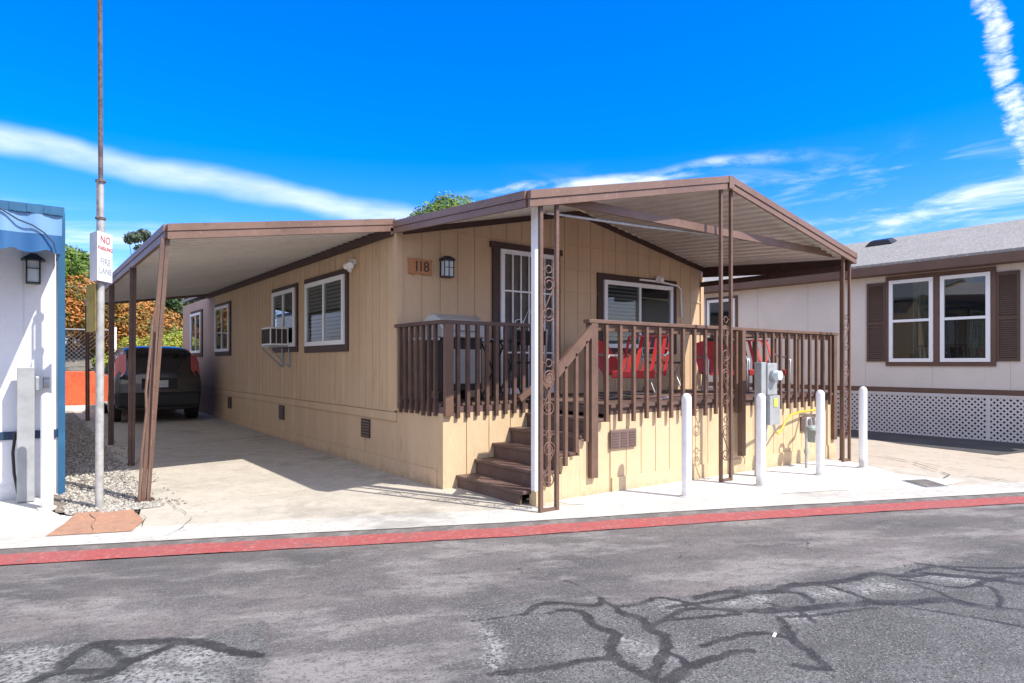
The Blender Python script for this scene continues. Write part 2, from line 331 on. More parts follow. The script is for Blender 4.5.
def copy_tree(o, parent=None):
    c = o.copy(); C.objects.link(c)
    if parent is not None: c.parent = parent
    ROOT[c.name] = ROOT.get(o.name, Vector((0, 0, 0)))
    for ch in [k for k in C.objects if k.parent == o]: copy_tree(ch, c)
    return c

def text_mb(s, size, origin, right, up, depth=.002, spacing=1.0):
    cu = bpy.data.curves.new('txt', 'FONT'); cu.body = s; cu.size = size; cu.align_x = 'CENTER'; cu.align_y = 'CENTER'
    cu.extrude = depth; cu.resolution_u = 3; cu.space_line = spacing
    o = bpy.data.objects.new('txt', cu); C.objects.link(o)
    dg = bpy.context.evaluated_depsgraph_get(); me = bpy.data.meshes.new_from_object(o.evaluated_get(dg))
    r = Vector(right).normalized(); u = Vector(up).normalized(); n = r.cross(u); O = Vector(origin)
    mb = MB(); mb.add([O + r * v.co.x + u * v.co.y + n * v.co.z for v in me.vertices], [tuple(p.vertices) for p in me.polygons])
    bpy.data.objects.remove(o); bpy.data.meshes.remove(me); bpy.data.curves.remove(cu)
    return mb

# ------------------------------------------------------------------ ground
def clamp(a, lo, hi): return max(lo, min(hi, a))
def G(x, y): return -0.01 * clamp(x - 5, 0, 4) + 0.012 * clamp(y - 7, 0, 12)
def sheet(poly, off, cut=True, jitter=0.0, seg=0.12):
    pts = [Vector(p) for p in poly]
    if jitter:
        out = []
        for i in range(len(pts)):
            a, b = pts[i], pts[(i + 1) % len(pts)]; n = max(1, int((b - a).length / seg))
            d = (b - a).normalized(); nn = Vector((-d.y, d.x))
            for k in range(n):
                q = a + (b - a) * k / n
                w = noise.noise(Vector((q.x * 3.1, q.y * 3.1, 0))) * jitter + noise.noise(Vector((q.x * 13, q.y * 13, 4))) * jitter * .5
                out.append(q + nn * w)
        pts = out
    bm = bmesh.new(); vs = [bm.verts.new((p.x, p.y, 0)) for p in pts]; bm.faces.new(vs)
    if cut:
        for k in range(5, 10):
            bmesh.ops.bisect_plane(bm, geom=bm.verts[:] + bm.edges[:] + bm.faces[:], plane_co=(k, 0, 0), plane_no=(1, 0, 0))
        for k in range(7, 20):
            bmesh.ops.bisect_plane(bm, geom=bm.verts[:] + bm.edges[:] + bm.faces[:], plane_co=(0, k, 0), plane_no=(0, 1, 0))
    bmesh.ops.triangulate(bm, faces=bm.faces)
    for v in bm.verts: v.co.z = G(v.co.x, v.co.y) + off
    bm.verts.index_update()
    mb = MB(); mb.add([v.co.copy() for v in bm.verts], [tuple(v.index for v in f.verts) for f in bm.faces]); bm.free()
    return mb
def ribbon(pts, w, off, wob=.25, seg=.03, taper=True):
    P = [Vector(p) for p in pts]; Q = []
    for i in range(len(P) - 1):      # catmull-rom
        p0 = P[max(i - 1, 0)]; p1 = P[i]; p2 = P[i + 1]; p3 = P[min(i + 2, len(P) - 1)]
        n = max(2, int((p2 - p1).length / seg))
        for k in range(n):
            t = k / n
            Q.append(.5 * ((2 * p1) + (p2 - p0) * t + (2 * p0 - 5 * p1 + 4 * p2 - p3) * t * t + (-p0 + 3 * p1 - 3 * p2 + p3) * t ** 3))
    Q.append(P[-1]); vs = []; n = len(Q)
    for i, q in enumerate(Q):
        d = (Q[min(i + 1, n - 1)] - Q[max(i - 1, 0)]).normalized(); nn = Vector((-d.y, d.x))
        ww = w / 2 * (1 + wob * noise.noise(Vector((q.x * 9, q.y * 9, 2))) * 2)
        if taper: ww *= min(1, .35 + 8 * min(i, n - 1 - i) / n)
        j = noise.noise(Vector((q.x * 14, q.y * 14, 7))) * w * .25
        a = q + nn * (ww + j); b = q - nn * (ww - j)
        vs += [(a.x, a.y, G(a.x, a.y) + off), (b.x, b.y, G(b.x, b.y) + off)]
    mb = MB(); mb.add(vs, [(2 * i, 2 * i + 1, 2 * i + 3, 2 * i + 2) for i in range(n - 1)])
    return mb

# ground: one sheet to the horizon
mb = MB()
xs = [-2500, -300, -60, 5, 6, 7, 8, 9, 60, 300, 2500]; ys = [-2500, -300, -40, 7] + list(range(8, 20)) + [60, 300, 2500]
mb.add([(x, y, G(x, y) - .03) for y in ys for x in xs],
       [(j * len(xs) + i, j * len(xs) + i + 1, (j + 1) * len(xs) + i + 1, (j + 1) * len(xs) + i) for j in range(len(ys) - 1) for i in range(len(xs) - 1)])
struct('ground', mb, M['dirt'])

RB = [(-14.1, 11.6), (-6, 8.15), (-3, 6.9), (-.1, 5.61), (1.38, 4.93), (3.11, 4.12), (5.33, 3.22), (8.03, 2.13), (12, .5), (20, -2.8), (40, -11)]      # road edge / bottom of red band
def offs(line, d):
    out = []
    for i, p in enumerate(line):
        a = Vector(line[max(i - 1, 0)]); b = Vector(line[min(i + 1, len(line) - 1)]); t = (b - a).normalized(); n = Vector((-t.y, t.x))
        q = Vector(p) + n * d; out.append((q.x, q.y))
    return out
R1 = offs(RB, .27); R2 = offs(RB, .37)          # red top, gutter top
road = RB + [(60, -40), (-60, -40), (-30, 18)]
struct('road', sheet([RB[0]] + [tuple(p) for p in RB[1:]] + [(40, -30), (-40, -30), (-40, 22)], 0.0), M['asphalt'])
def band(a, b, oa, ob, m, name, jit=0.0):
    # dense ribbon between two polylines
    def res(l, n=420):
        out = []; L = [0]
        for i in range(1, len(l)): L.append(L[-1] + (Vector(l[i]) - Vector(l[i - 1])).length)
        for k in range(n):
            s = L[-1] * k / (n - 1); i = 0
            while i < len(l) - 2 and L[i + 1] < s: i += 1
            t = (s - L[i]) / (L[i + 1] - L[i]); out.append(Vector(l[i]).lerp(Vector(l[i + 1]), t))
        return out
    A = res(a); B = res(b); vs = []
    for p, q in zip(A, B):
        if jit:
            d = (q - p).normalized()
            p = p + d * noise.noise(Vector((p.x * 2.3, p.y * 2.3, 1))) * jit; p = p + d * noise.noise(Vector((p.x * 11, p.y * 11, 1))) * jit * .6
            q = q + d * noise.noise(Vector((q.x * 2.7, q.y * 2.7, 5))) * jit; q = q + d * noise.noise(Vector((q.x * 11, q.y * 11, 6))) * jit * .4
        vs += [(p.x, p.y, G(p.x, p.y) + oa), (q.x, q.y, G(q.x, q.y) + ob)]
    m_ = MB(); m_.add(vs, [(2 * i, 2 * i + 1, 2 * i + 3, 2 * i + 2) for i in range(len(A) - 1)])
    return struct(name, m_, m)
band(offs(RB, .0), offs(RB, .25), .006, .014, M['curbred'], 'curb', .02)
band(offs(RB, .20), offs(RB, .40), .004, .024, M['gutter'], 'gutter', .02)
# concrete apron following the road, and everything behind
R3 = offs(RB, .36)
R4 = offs(RB, .85)
band(R3, R4, .026, .026, M['apron'], 'curb_apron', .012)
# driveway / yard slab
def seg_of(l, x0, x1): return [p for p in l if x0 <= p[0] <= x1]
R4b = offs(RB, .83)
drv = [(1.02, 20.5), (1.0, 9), (1.0, 7.3), (.80, 6.0)] + [(-.0, 6.33)] + seg_of(R4b, .5, 9.0)
drv = [(1.04, 21)] + [(1.0, 9), (.98, 7.3), (.78, 6.2), (.62, 6.1)] + seg_of(R4b, .9, 9.0) + [(9.3, 2.5), (9.5, 7.0), (9.5, 21)]
struct('driveway', sheet(drv, .018), M['drive'])
struct('sidewalk', sheet([(4.2, 4.7), (4.5, 4.35), (5.6, 4.0), (7.0, 3.55), (7.7, 3.0), (8.9, 2.95), (8.75, 3.6), (9.3, 4.3), (9.35, 4.86), (4.2, 4.86)], .022, jitter=.02), M['walk'])
struct('pavement', sheet([(9.3, 2.4)] + [(12.3, 1.1), (20, -2.1), (24, 2), (24, 21), (9.5, 21), (9.5, 7), (9.3, 2.5)], .010), M['warmcon'])
struct('shaded_asphalt_strip', sheet([(13.93, 24), (12.7, 24), (12.62, 5.94), (12.16, 4.95), (11.85, 3.5), (13.93, 3.1)], .016, jitter=.02), M['shaded_asphalt'])  # asphalt strip outlined along the neighbour roof's shadow, coloured dark as its shade
struct('front_path', sheet([(.72, 6.25), (-.0, 6.45), (-3, 7.7), (-7, 9.4), (-7, 12), (.36, 12), (.36, 7.9), (.20, 7.5), (.30, 7.1), (.40, 6.99), (.20, 6.2), (-.1, 6.36)][1:], .012), M['walk'])
struct('terracotta_paving', sheet([(.17, 6.22), (.72, 6.0), (.86, 6.35), (.84, 6.86), (.42, 7.02), (.30, 6.6)], .031, jitter=.008), M['terracotta'])
# fine joints and cracks in the concrete
hb = MB()
for pts, w in [([(10.36, 4.54), (9.9, 3.9), (9.18, 3.2), (8.81, 3.13)], .02), ([(8.81, 3.13), (8.9, 3.69), (9.25, 4.3)], .012),
               ([(9.31, 3.1), (9.21, 2.5)], .03), ([(10.12, 4.9), (10.06, 4.0), (9.7, 3.2)], .02), ([(.84, 6.86), (.88, 6.4), (.80, 6.05)], .006), ([(.50, 6.95), (.52, 6.6), (.47, 6.12)], .005),
               ([(1.0, 11.6), (2.2, 11.5), (3.6, 11.7)], .015), ([(1.0, 9.7), (2.1, 9.6), (3.6, 9.8)], .01), ([(2.55, 6.9), (2.1, 6.75), (1.6, 6.8), (1.1, 6.6)], .004),
               ([(.9, 5.55), (1.2, 6.2), (1.15, 7.2)], .006), ([(1.6, 14.2), (3.6, 14.0)], .012)]:
    pts = [(x + .03 * noise.noise(Vector((x * 5, y * 5, 3))), y + .03 * noise.noise(Vector((x * 5, y * 5, 8)))) for (x, y) in [(Vector(pts[i]).lerp(Vector(pts[i + 1]), k / 8)[:]) for i in range(len(pts) - 1) for k in range(8)] + [pts[-1]]]
    r = ribbon(pts, w * .6, .035, wob=.8, seg=.03); hb.add(r.v, r.f)
struct('concrete_cracks', hb, M['hair'])
# worn old asphalt patches and sealed cracks: stored on a fine road surface mesh as distances, edges broken up in the material
CRACKS = [
  ([(1.65, 2.36), (1.87, 2.25), (2.04, 2.21), (2.22, 2.14)], .05),
  ([(2.32, 2.73), (2.42, 2.72), (2.47, 2.63), (2.39, 2.45), (2.41, 2.32), (2.27, 2.23), (2.2, 2.09), (2.19, 1.97), (2.19, 1.89), (2.26, 1.85), (2.4, 1.87), (2.56, 1.86), (2.73, 1.83)], .06),
  ([(2.68, 2.59), (2.63, 2.49), (2.66, 2.37), (2.58, 2.26), (2.59, 2.16), (2.46, 2.05), (2.31, 1.97), (2.2, 1.89)], .06),
  ([(2.7, 2.74), (2.68, 2.59), (2.83, 2.53), (2.97, 2.54), (3.03, 2.44), (3.06, 2.28), (3.16, 2.12)], .038),
  ([(2.58, 2.26), (2.73, 2.29), (2.88, 2.22), (3.14, 2.1)], .038), ([(2.45, 2.02), (2.45, 1.94), (2.4, 1.87), (2.31, 1.84), (2.23, 1.83)], .05),
  ([(2.63, 1.97), (2.75, 1.96), (2.88, 1.93)], .042), ([(2.79, 1.95), (2.9, 1.93), (3.01, 1.88), (3.05, 1.8), (3.05, 1.77)], .05), ([(2.65, 1.86), (2.71, 1.84), (2.78, 1.8)], .05),
  ([(3.26, 1.94), (3.14, 1.83), (3.05, 1.74), (3.0, 1.65), (2.94, 1.56), (2.89, 1.49), (2.83, 1.54), (2.8, 1.6)], .059),
  ([(3.14, 2.4), (3.36, 2.36), (3.59, 2.19), (3.8, 2.18), (3.97, 2.09), (4.16, 2.02), (4.44, 1.97), (4.51, 1.86), (4.71, 1.76), (4.81, 1.63), (4.9, 1.5), (4.95, 1.36), (5.1, 1.1)], .075),
  ([(3.12, 2.19), (3.26, 2.06), (3.45, 1.95), (3.68, 1.85), (3.91, 1.73), (4.07, 1.61), (4.28, 1.51), (4.31, 1.37), (4.42, 1.18), (4.6, 1.0)], .08),
  ([(3.26, 1.96), (3.42, 1.85), (3.64, 1.77), (3.86, 1.68)], .034), ([(3.59, 2.19), (3.7, 2.07), (3.62, 1.95)], .046), ([(3.97, 2.09), (3.96, 1.97), (3.95, 1.88), (3.92, 1.78)], .042),
  ([(4.42, 1.75), (4.39, 1.61), (4.33, 1.51)], .034), ([(4.45, 1.83), (4.51, 1.69), (4.56, 1.55), (4.74, 1.45), (4.56, 1.33), (4.33, 1.28)], .038),
  ([(0.0, 3.40), (0.06, 3.48), (0.14, 3.54), (0.21, 3.67), (0.31, 3.76), (0.42, 3.69), (0.57, 3.6), (0.71, 3.47), (0.8, 3.3), (0.9, 3.15)], .075),
  ([(0.1, 3.5), (0.17, 3.5), (0.25, 3.44), (0.35, 3.4), (0.43, 3.45), (0.51, 3.48), (0.58, 3.51)], .06), ([(0.31, 3.76), (0.37, 3.58), (0.38, 3.43), (0.33, 3.36), (0.24, 3.36)], .06),
  ([(3.9, 1.75), (4.1, 1.3), (4.2, .9)], .03), ([(4.9, 1.9), (5.0, 1.6), (5.3, 1.3), (5.5, .9)], .06), ([(4.7, 1.5), (5.0, 1.45), (5.4, 1.2), (5.9, .8)], .05), ([(4.51, 1.86), (4.9, 1.8), (5.2, 1.55), (5.6, 1.3)], .045),
  ([(3.4, 2.1), (3.42, 1.92), (3.36, 1.8)], .04), ([(2.9, 2.4), (3.2, 2.3), (3.45, 2.25)], .05), ([(2.73, 2.29), (2.95, 2.32), (3.12, 2.2)], .05), ([(1.9, 2.9), (2.2, 2.8), (2.32, 2.73)], .02), ([(2.2, 2.8), (2.4, 2.86), (2.6, 2.66), (2.7, 2.72)], .05),
  ([(2.70, 2.74), (2.75, 3.05), (2.62, 3.25), (2.7, 3.6)], .009), ([(3.5, 2.9), (4.0, 3.1), (4.1, 3.4)], .008), ([(4.5, 2.1), (4.6, 2.5), (5.0, 2.7)], .008),
]

import numpy as np
def catmull(P, seg=.03):
    P = [Vector(p) for p in P]; Q = []
    for i in range(len(P) - 1):
        p0 = P[max(i - 1, 0)]; p1 = P[i]; p2 = P[i + 1]; p3 = P[min(i + 2, len(P) - 1)]; n = max(2, int((p2 - p1).length / seg))
        for k in range(n):
            t = k / n; Q.append(.5 * ((2 * p1) + (p2 - p0) * t + (2 * p0 - 5 * p1 + 4 * p2 - p3) * t * t + (-p0 + 3 * p1 - 3 * p2 + p3) * t ** 3))
    return Q + [P[-1]]
gx = np.arange(-1.2, 7.0, .016); gy = np.arange(.3, 4.6, .016); GX, GY = np.meshgrid(gx, gy)
def poly_sd(poly):
    d = np.full(GX.shape, 9.0); ins = np.zeros(GX.shape, bool); n = len(poly)
    for i in range(n):
        ax, ay = poly[i]; bx, by = poly[(i + 1) % n]; vx, vy = bx - ax, by - ay
        t = np.clip(((GX - ax) * vx + (GY - ay) * vy) / (vx * vx + vy * vy), 0, 1)
        d = np.minimum(d, np.hypot(GX - ax - t * vx, GY - ay - t * vy))
        c = (ay > GY) != (by > GY)
        with np.errstate(divide='ignore', invalid='ignore'):
            xi = ax + (GY - ay) * vx / (vy if vy != 0 else 1e-9)
        ins ^= (c & (GX < xi))
    return np.where(ins, d, -d)
WORN = [[(2.03, 3.09), (1.64, 2.28), (1.2, 1.0), (1.5, -1), (12, -1), (6.56, 0.76), (5.5, 1.47), (5.4, 1.69), (4.55, 1.99), (4.11, 2.04), (3.66, 2.31), (3.2, 2.41), (2.99, 2.53), (2.6, 2.63), (2.38, 2.89)],
        [(-2.2, 4.5), (-.4, 4.05), (-.11, 4.0), (0.17, 3.93), (0.4, 3.71), (0.64, 3.58), (0.88, 3.51), (1.03, 3.56), (.95, 3.2), (0.83, 2.88), (0.70, 2.4), (.3, 1.5), (-2.2, 2.5)]]
CHALK = [[(-.12, 3.9), (.05, 3.92), (.22, 3.8), (.16, 3.62), (.05, 3.48), (-.2, 3.5)], [(.38, 3.66), (.55, 3.55), (.8, 3.32), (.83, 3.05), (.6, 3.2), (.42, 3.42)], [(.28, 3.36), (.42, 3.36), (.75, 3.1), (.72, 2.8), (.4, 2.9)],
         [(2.5, 2.2), (2.56, 2.02), (2.4, 1.95), (2.3, 2.1), (2.38, 2.28)], [(3.1, 2.3), (3.5, 2.2), (3.7, 2.08), (3.4, 2.1)], [(3.75, 2.12), (3.95, 2.05), (3.93, 1.9), (3.7, 1.98)], [(4.05, 2.0), (4.35, 1.9), (4.3, 1.66), (4.0, 1.82)],
         [(2.85, 2.5), (3.02, 2.5), (3.1, 2.3), (2.9, 2.3)], [(2.03, 3.0), (1.84, 2.5), (1.62, 2.2), (1.5, 2.05), (1.56, 2.3), (1.95, 3.05)], [(3.2, 2.02), (3.5, 1.88), (3.45, 1.78), (3.2, 1.9)], [(4.6, 1.9), (4.9, 1.62), (4.8, 1.5), (4.6, 1.66)]]
worn = np.maximum.reduce([poly_sd(p) for p in WORN]); chalk = np.maximum.reduce([poly_sd(p) for p in CHALK])
seal = np.full(GX.shape, -9.0)
for pts, w in CRACKS:
    Q = catmull(pts); n = len(Q)
    for i in range(n - 1):
        ax, ay = Q[i]; bx, by = Q[i + 1]; vx, vy = bx - ax, by - ay; q = vx * vx + vy * vy + 1e-12
        sel = (np.abs(GX - ax) < .25) & (np.abs(GY - ay) < .25)
        if not sel.any(): continue
        X_ = GX[sel]; Y_ = GY[sel]; t = np.clip(((X_ - ax) * vx + (Y_ - ay) * vy) / q, 0, 1)
        seal[sel] = np.maximum(seal[sel], w / 2 * (.75 + .25 * min(1, 8 * min(i, n - 1 - i) / n)) - np.hypot(X_ - ax - t * vx, Y_ - ay - t * vy))
def rb_y(x):
    for a, b in zip(RB[:-1], RB[1:]):
        if a[0] <= x <= b[0]: return a[1] + (b[1] - a[1]) * (x - a[0]) / (b[0] - a[0])
    return -99
lim = np.array([rb_y(x) for x in gx]) - .03
nx_, ny_ = len(gx), len(gy); ok = GY < lim[None, :]
rm = MB(); rm.v = [(float(x), float(y), G(float(x), float(y)) + .004) for y in gy for x in gx]
okf = ok[:-1, :-1] & ok[:-1, 1:] & ok[1:, :-1] & ok[1:, 1:]
rm.f = [(j * nx_ + i, j * nx_ + i + 1, (j + 1) * nx_ + i + 1, (j + 1) * nx_ + i) for j, i in zip(*np.nonzero(okf))]
rs_o = struct('road_surface', rm, M['asphalt'])
for nm, arr in (('worn', worn), ('chalk', chalk), ('seal', seal)):
    at = rs_o.data.attributes.new(nm, 'FLOAT', 'POINT'); at.data.foreach_set('value', np.clip(arr, -.5, .5).astype(np.float32).ravel() + 1.0)
# cast cover in the walk
cv = thing('utility_cover', 'small grey rectangular utility cover set flush in the pale walkway by the curb', 'utility cover', (8.28, 3.12, G(8.28, 3.1) + .022))
obj('frame', MB().prism([(8.27, 3.38), (8.58, 3.24), (8.30, 2.90), (7.99, 3.02)], 'z', -.08, G(8.3, 3.1) + .030), M['galv'], cv)
obj('lid', MB().prism([(8.27, 3.34), (8.53, 3.225), (8.30, 2.94), (8.04, 3.03)], 'z', G(8.3, 3.1) + .0305, G(8.3, 3.1) + .036), M['gutter'], cv)

lt = MB(); lt.hexa([(-.05, -.012, 0), (.05, -.018, 0), (.045, .016, 0), (-.04, .02, 0), (-.03, -.008, .018), (.03, -.012, .010), (.035, .008, .014), (-.03, .014, .022)])
lo_ = obj('paper_scrap', lt, M['white']); lo_.location = (3.03, 1.83, .006); lo_.rotation_euler = (0, 0, R(25)); lo_.scale = (.6, .45, .3); tag(lo_, 'small crumpled white scrap lying on the worn asphalt in the right foreground', 'litter')
# gravel bed
gb = MB()
struct('gravel_base', sheet([(.36, 20.5), (.36, 8.2), (.27, 8.2), (.27, 7.2), (.44, 7.03), (.84, 6.88), (1.0, 7.3), (1.02, 9), (1.06, 20.5)], .020), M['dirt'])
oct_v = [(1, 0, 0), (-1, 0, 0), (0, 1, 0), (0, -1, 0), (0, 0, 1), (0, 0, -1)]; oct_f = [(0, 2, 4), (2, 1, 4), (1, 3, 4), (3, 0, 4), (2, 0, 5), (1, 2, 5), (3, 1, 5), (0, 3, 5)]
n = 0
while n < 7000:
    y = 6.9 + 13 * random.random() ** 1.9; x = random.uniform(.34, 1.08) if random.random() < .93 else random.uniform(.3, 1.3)
    if y < 7.0 and x < .6: continue
    r = random.uniform(.012, .026); q = Matrix.Rotation(random.uniform(0, 6.28), 3, 'Z') @ Matrix.Rotation(random.uniform(0, 6.28), 3, 'X')
    c = Vector((x, y, G(x, y) + .022 + r * .3)); s = Vector((1, random.uniform(.6, 1), random.uniform(.5, .8)))
    gb.add([c + q @ Vector((v[0] * s.x, v[1] * s.y, v[2] * s.z)) * r for v in oct_v], oct_f); n += 1
go = obj('gravel', gb, M['pebble']); go['kind'] = 'stuff'; go['label'] = 'pale pebble gravel strip between the white house and the driveway'

# ------------------------------------------------------------------ grooved walls
def wall_y(x0, x1, y, z0, ztop, sp=.2, gw=.012, gd=.008, off=0.0, th=.08):
    """wall facing -Y: panels with recessed grooves"""
    mb = MB(); xs = [x0]; x = x0 + sp + off
    edges = []
    while x < x1 - gw * 2: edges.append(x); x += sp
    prev = x0
    for e in edges + [None]:
        b = x1 if e is None else e - gw / 2
        parts = [prev, b]
        mids = [q for q in (6.55,) if prev < q < b and not isinstance(ztop, (int, float))]
        pl = [prev] + mids + [b]
        for a_, b_ in zip(pl[:-1], pl[1:]):
            za = ztop if isinstance(ztop, (int, float)) else ztop(a_); zb = ztop if isinstance(ztop, (int, float)) else ztop(b_)
            mb.hexa([(a_, y, z0), (b_, y, z0), (b_, y + th, z0), (a_, y + th, z0), (a_, y, za), (b_, y, zb), (b_, y + th, zb), (a_, y + th, za)])
        if e is not None:
            a_ = e - gw / 2; b_ = e + gw / 2
            za = ztop if isinstance(ztop, (int, float)) else min(ztop(a_), ztop(b_)); zb = za
            mb.hexa([(a_, y + gd, z0), (b_, y + gd, z0), (b_, y + th, z0), (a_, y + th, z0), (a_, y + gd, za), (b_, y + gd, zb), (b_, y + th, zb), (a_, y + th, za)])
            prev = b_
    return mb
def wall_x(y0, y1, x, z0, z1, sp=.2, gw=.012, gd=.008, out=-1, th=.08):
    m0 = wall_y(y0, y1, 0, z0, z1, sp, gw, gd, 0, th); mb = MB()
    mb.add([(x - out * v[1], v[0], v[2]) for v in m0.v], m0.f)
    return mb

def window(parent, plane, pos, out, a0, a1, z0, z1, frame_m, trim_m=None, trim=(.09, .09, .09), mull='v', sash=('blind', 'dark'), fw=.065, name='window'):
    """plane 'x' or 'y': wall plane coordinate pos, outward sign out, a0..a1 along the other axis"""
    def bx(mb, aa, ab, za, zb, d0, d1):
        lo, hi = sorted((pos + out * d0, pos + out * d1))
        if plane == 'y': mb.box(aa, ab, lo, hi, za, zb)
        else: mb.box(lo, hi, aa, ab, za, zb)
        return mb
    f = MB(); w = fw
    bx(f, a0, a1, z0, z0 + w, .002, .055); bx(f, a0, a1, z1 - w, z1, .002, .055)
    bx(f, a0, a0 + w, z0 + w, z1 - w, .002, .055); bx(f, a1 - w, a1, z0 + w, z1 - w, .002, .055)
    win = obj(name, f, frame_m, parent, bevel=.004)
    if trim_m is not None:
        t = MB(); ts, tt, tb = trim
        bx(t, a0 - ts, a1 + ts, z1, z1 + tt, .0, .025); bx(t, a0 - ts, a1 + ts, z0 - tb, z0, .0, .025)
        bx(t, a0 - ts, a0, z0, z1, .0, .025); bx(t, a1, a1 + ts, z0, z1, .0, .025)
        obj('trim', t, trim_m, win)
    i0, i1, j0, j1 = a0 + w, a1 - w, z0 + w, z1 - w
    cells = []
    if mull == 'v':
        m = (i0 + i1) / 2; mm = MB(); bx(mm, m - .022, m + .022, j0, j1, .004, .048); obj('mullion', mm, frame_m, win)
        cells = [(i0, m - .022, j0, j1), (m + .022, i1, j0, j1)]
    elif mull == 'h':
        m = (j0 + j1) / 2; mm = MB(); bx(mm, i0, i1, m - .025, m + .025, .004, .05); obj('mullion', mm, frame_m, win)
        cells = [(i0, i1, m + .025, j1), (i0, i1, j0, m - .025)]
    else: cells = [(i0, i1, j0, j1)]
    bk = MB(); bx(bk, i0, i1, j0, j1, .001, .004); obj('interior', bk, M['darkroom'], win)
    for (c, kind) in zip(cells, sash):
        if kind == 'blind':
            b = MB(); z = c[2] + .01
            while z < c[3] - .03:
                bx(b, c[0] + .01, c[1] - .01, z, z + .030, .010, .014); z += .056
            obj('blind', b, M['blind'], win)
        elif kind == 'curtain':
            b = MB(); k = 12; lo = c[0]; wd = (c[1] - c[0]) * .45
            for q in range(k): bx(b, lo + wd * q / k, lo + wd * (q + 1) / k, c[2], c[3], .006, .010 + .006 * (q % 2))
            obj('curtain', b, M['curtain'], win)
    for c in cells:
        g = MB(); bx(g, c[0], c[1], c[2], c[3], .030, .033); obj('pane', g, M['glass'], win)
    return win

# ------------------------------------------------------------------ the tan mobile home
XL, XR, YF, YB = 3.63, 9.5, 7.10, 16.2
XM = 6.55
def roofz(x): return (2.90 + .232 * (x - XL)) if x < XM else (2.90 + .232 * (XM - XL) - .232 * (x - XM))
home = thing('mobile_home', 'tan mobile home with vertical siding and brown window trim between carport and porch', 'house', (XL, YF, 0))
obj('side_wall', wall_x(YF + .07, YB, XL, .78, 2.96, .205), M['siding'], home)
obj('front_wall', wall_y(XL + .075, XR, YF, .70, lambda x: roofz(x) + .10, .26), M['siding'], home)
obj('right_wall', wall_x(YF + .07, 20, XR, .0, 2.95, .3, out=1), M['siding'], home)
cb = MB(); cb.box(XL - .012, XL + .07, YF - .012, YF + .065, .80, 2.96); obj('corner_trim', cb, M['siding'], home)
cb = MB(); cb.box(XR - .06, XR + .02, YF - .015, YF - .002, .80, 2.86); obj('corner_trim', cb, M['siding'], home)
# seams on the front gable
sm = MB()
for (a, b, z) in [(6.2, 9.44, 2.40), (6.2, 7.0, 2.73), (6.2, 9.1, 3.09), (3.75, 6.1, 3.02)]: sm.box(a, b, YF - .012, YF - .001, z, z + .018)
obj('seam_batten', sm, M['siding'], home)
# skirt under the side
obj('skirt', wall_x(YF - .0, 16.2, XL + .004, .0, .665, .9, .008), M['siding'], home)
bb = MB(); bb.box(XL - .018, XL + .003, YF, 16.2, .672, .775); obj('belt_trim', bb, M['siding'], home)
bb = MB(); bb.box(XL - .014, XL + .003, 6.16, 16.2, -.05, .21); obj('skirt_board', bb, M['siding'], home)
# back section (faded)
bs = wall_x(16.2, 19.9, XL + .0, .78, 2.93, .205); obj('rear_wall', bs, M['siding_pink'], home)
obj('rear_skirt', wall_x(16.2, 19.9, XL + .006, .0, .775, .6), M['siding_pink'], home)
bb = MB(); bb.box(XL + .08, XR, 19.85, 19.95, 0, 2.95); obj('back_wall', bb, M['siding_pink'], home)
# roof
rf = MB(); e = .06
for (xa, xb, za, zb) in [(XL - .02, XM, 3.03, roofz(XM) + .14), (XM, XR + .12, roofz(XM) + .14, 3.00)]:
    rf.hexa([(xa, YF + .02, za), (xb, YF + .02, zb), (xb, 20.1, zb), (xa, 20.1, za), (xa, YF + .02, za + e), (xb, YF + .02, zb + e), (xb, 20.1, zb + e), (xa, 20.1, za + e)])
obj('roof', rf, M['houseroof'], home)
bb = MB(); bb.box(XL - .06, XL - .022, YF + .05, 16.8, 2.90, 2.995); obj('ledger', bb, M['trim_dark'], home)
# windows on the side wall
window(home, 'x', XL, -1, 8.62, 10.14, 1.63, 2.60, M['white'], M['trim_dark'], (.09, .08, .10), 'v', ('blind', 'blind'))
window(home, 'x', XL, -1, 10.64, 11.80, 1.64, 2.60, M['white'], M['trim_dark'], (.08, .07, .09), 'v', ('dark', 'blind'))
window(home, 'x', XL, -1, 14.82, 16.02, 1.62, 2.63, M['white'], M['trim_dark'], (.08, .07, .09), 'v', ('dark', 'curtain'))
window(home, 'x', XL, -1, 17.50, 18.68, 1.62, 2.63, M['white'], M['trim_dark'], (.08, .07, .09), 'v', ('dark', 'dark'))
# front window
window(home, 'y', YF, -1, 7.07, 8.66, 1.60, 2.63, M['white'], M['trim_dark'], (.12, .10, .08), 'v', ('blind', 'dark'))
# air conditioner on a bracket
ac = obj('air_conditioner', MB().box(XL - .36, XL - .06, 10.86, 11.34, 1.66, 1.96), M['white'], home, bevel=.01)
g = MB()
for k in range(5): g.box(XL - .366, XL - .361, 10.88 + .09 * k, 10.955 + .09 * k, 1.69, 1.93)
for k in range(3): g.box(XL - .345 + .09 * k, XL - .27 + .09 * k, 10.853, 10.859, 1.69, 1.93)
obj('grille', g, M['ventdark'], ac)
g = MB(); g.tube([(XL - .36, 10.95, 1.62), (XL - .02, 10.95, 1.30)], .012, 6); g.tube([(XL - .36, 11.32, 1.62), (XL - .02, 11.32, 1.30)], .012, 6); g.box(XL - .03, XL - .002, 10.94, 10.98, 1.30, 1.62); g.box(XL - .03, XL - .002, 11.28, 11.32, 1.30, 1.62); g.box(XL - .36, XL - .002, 10.90, 11.32, 1.635, 1.655)
obj('bracket', g, M['galv'], ac)
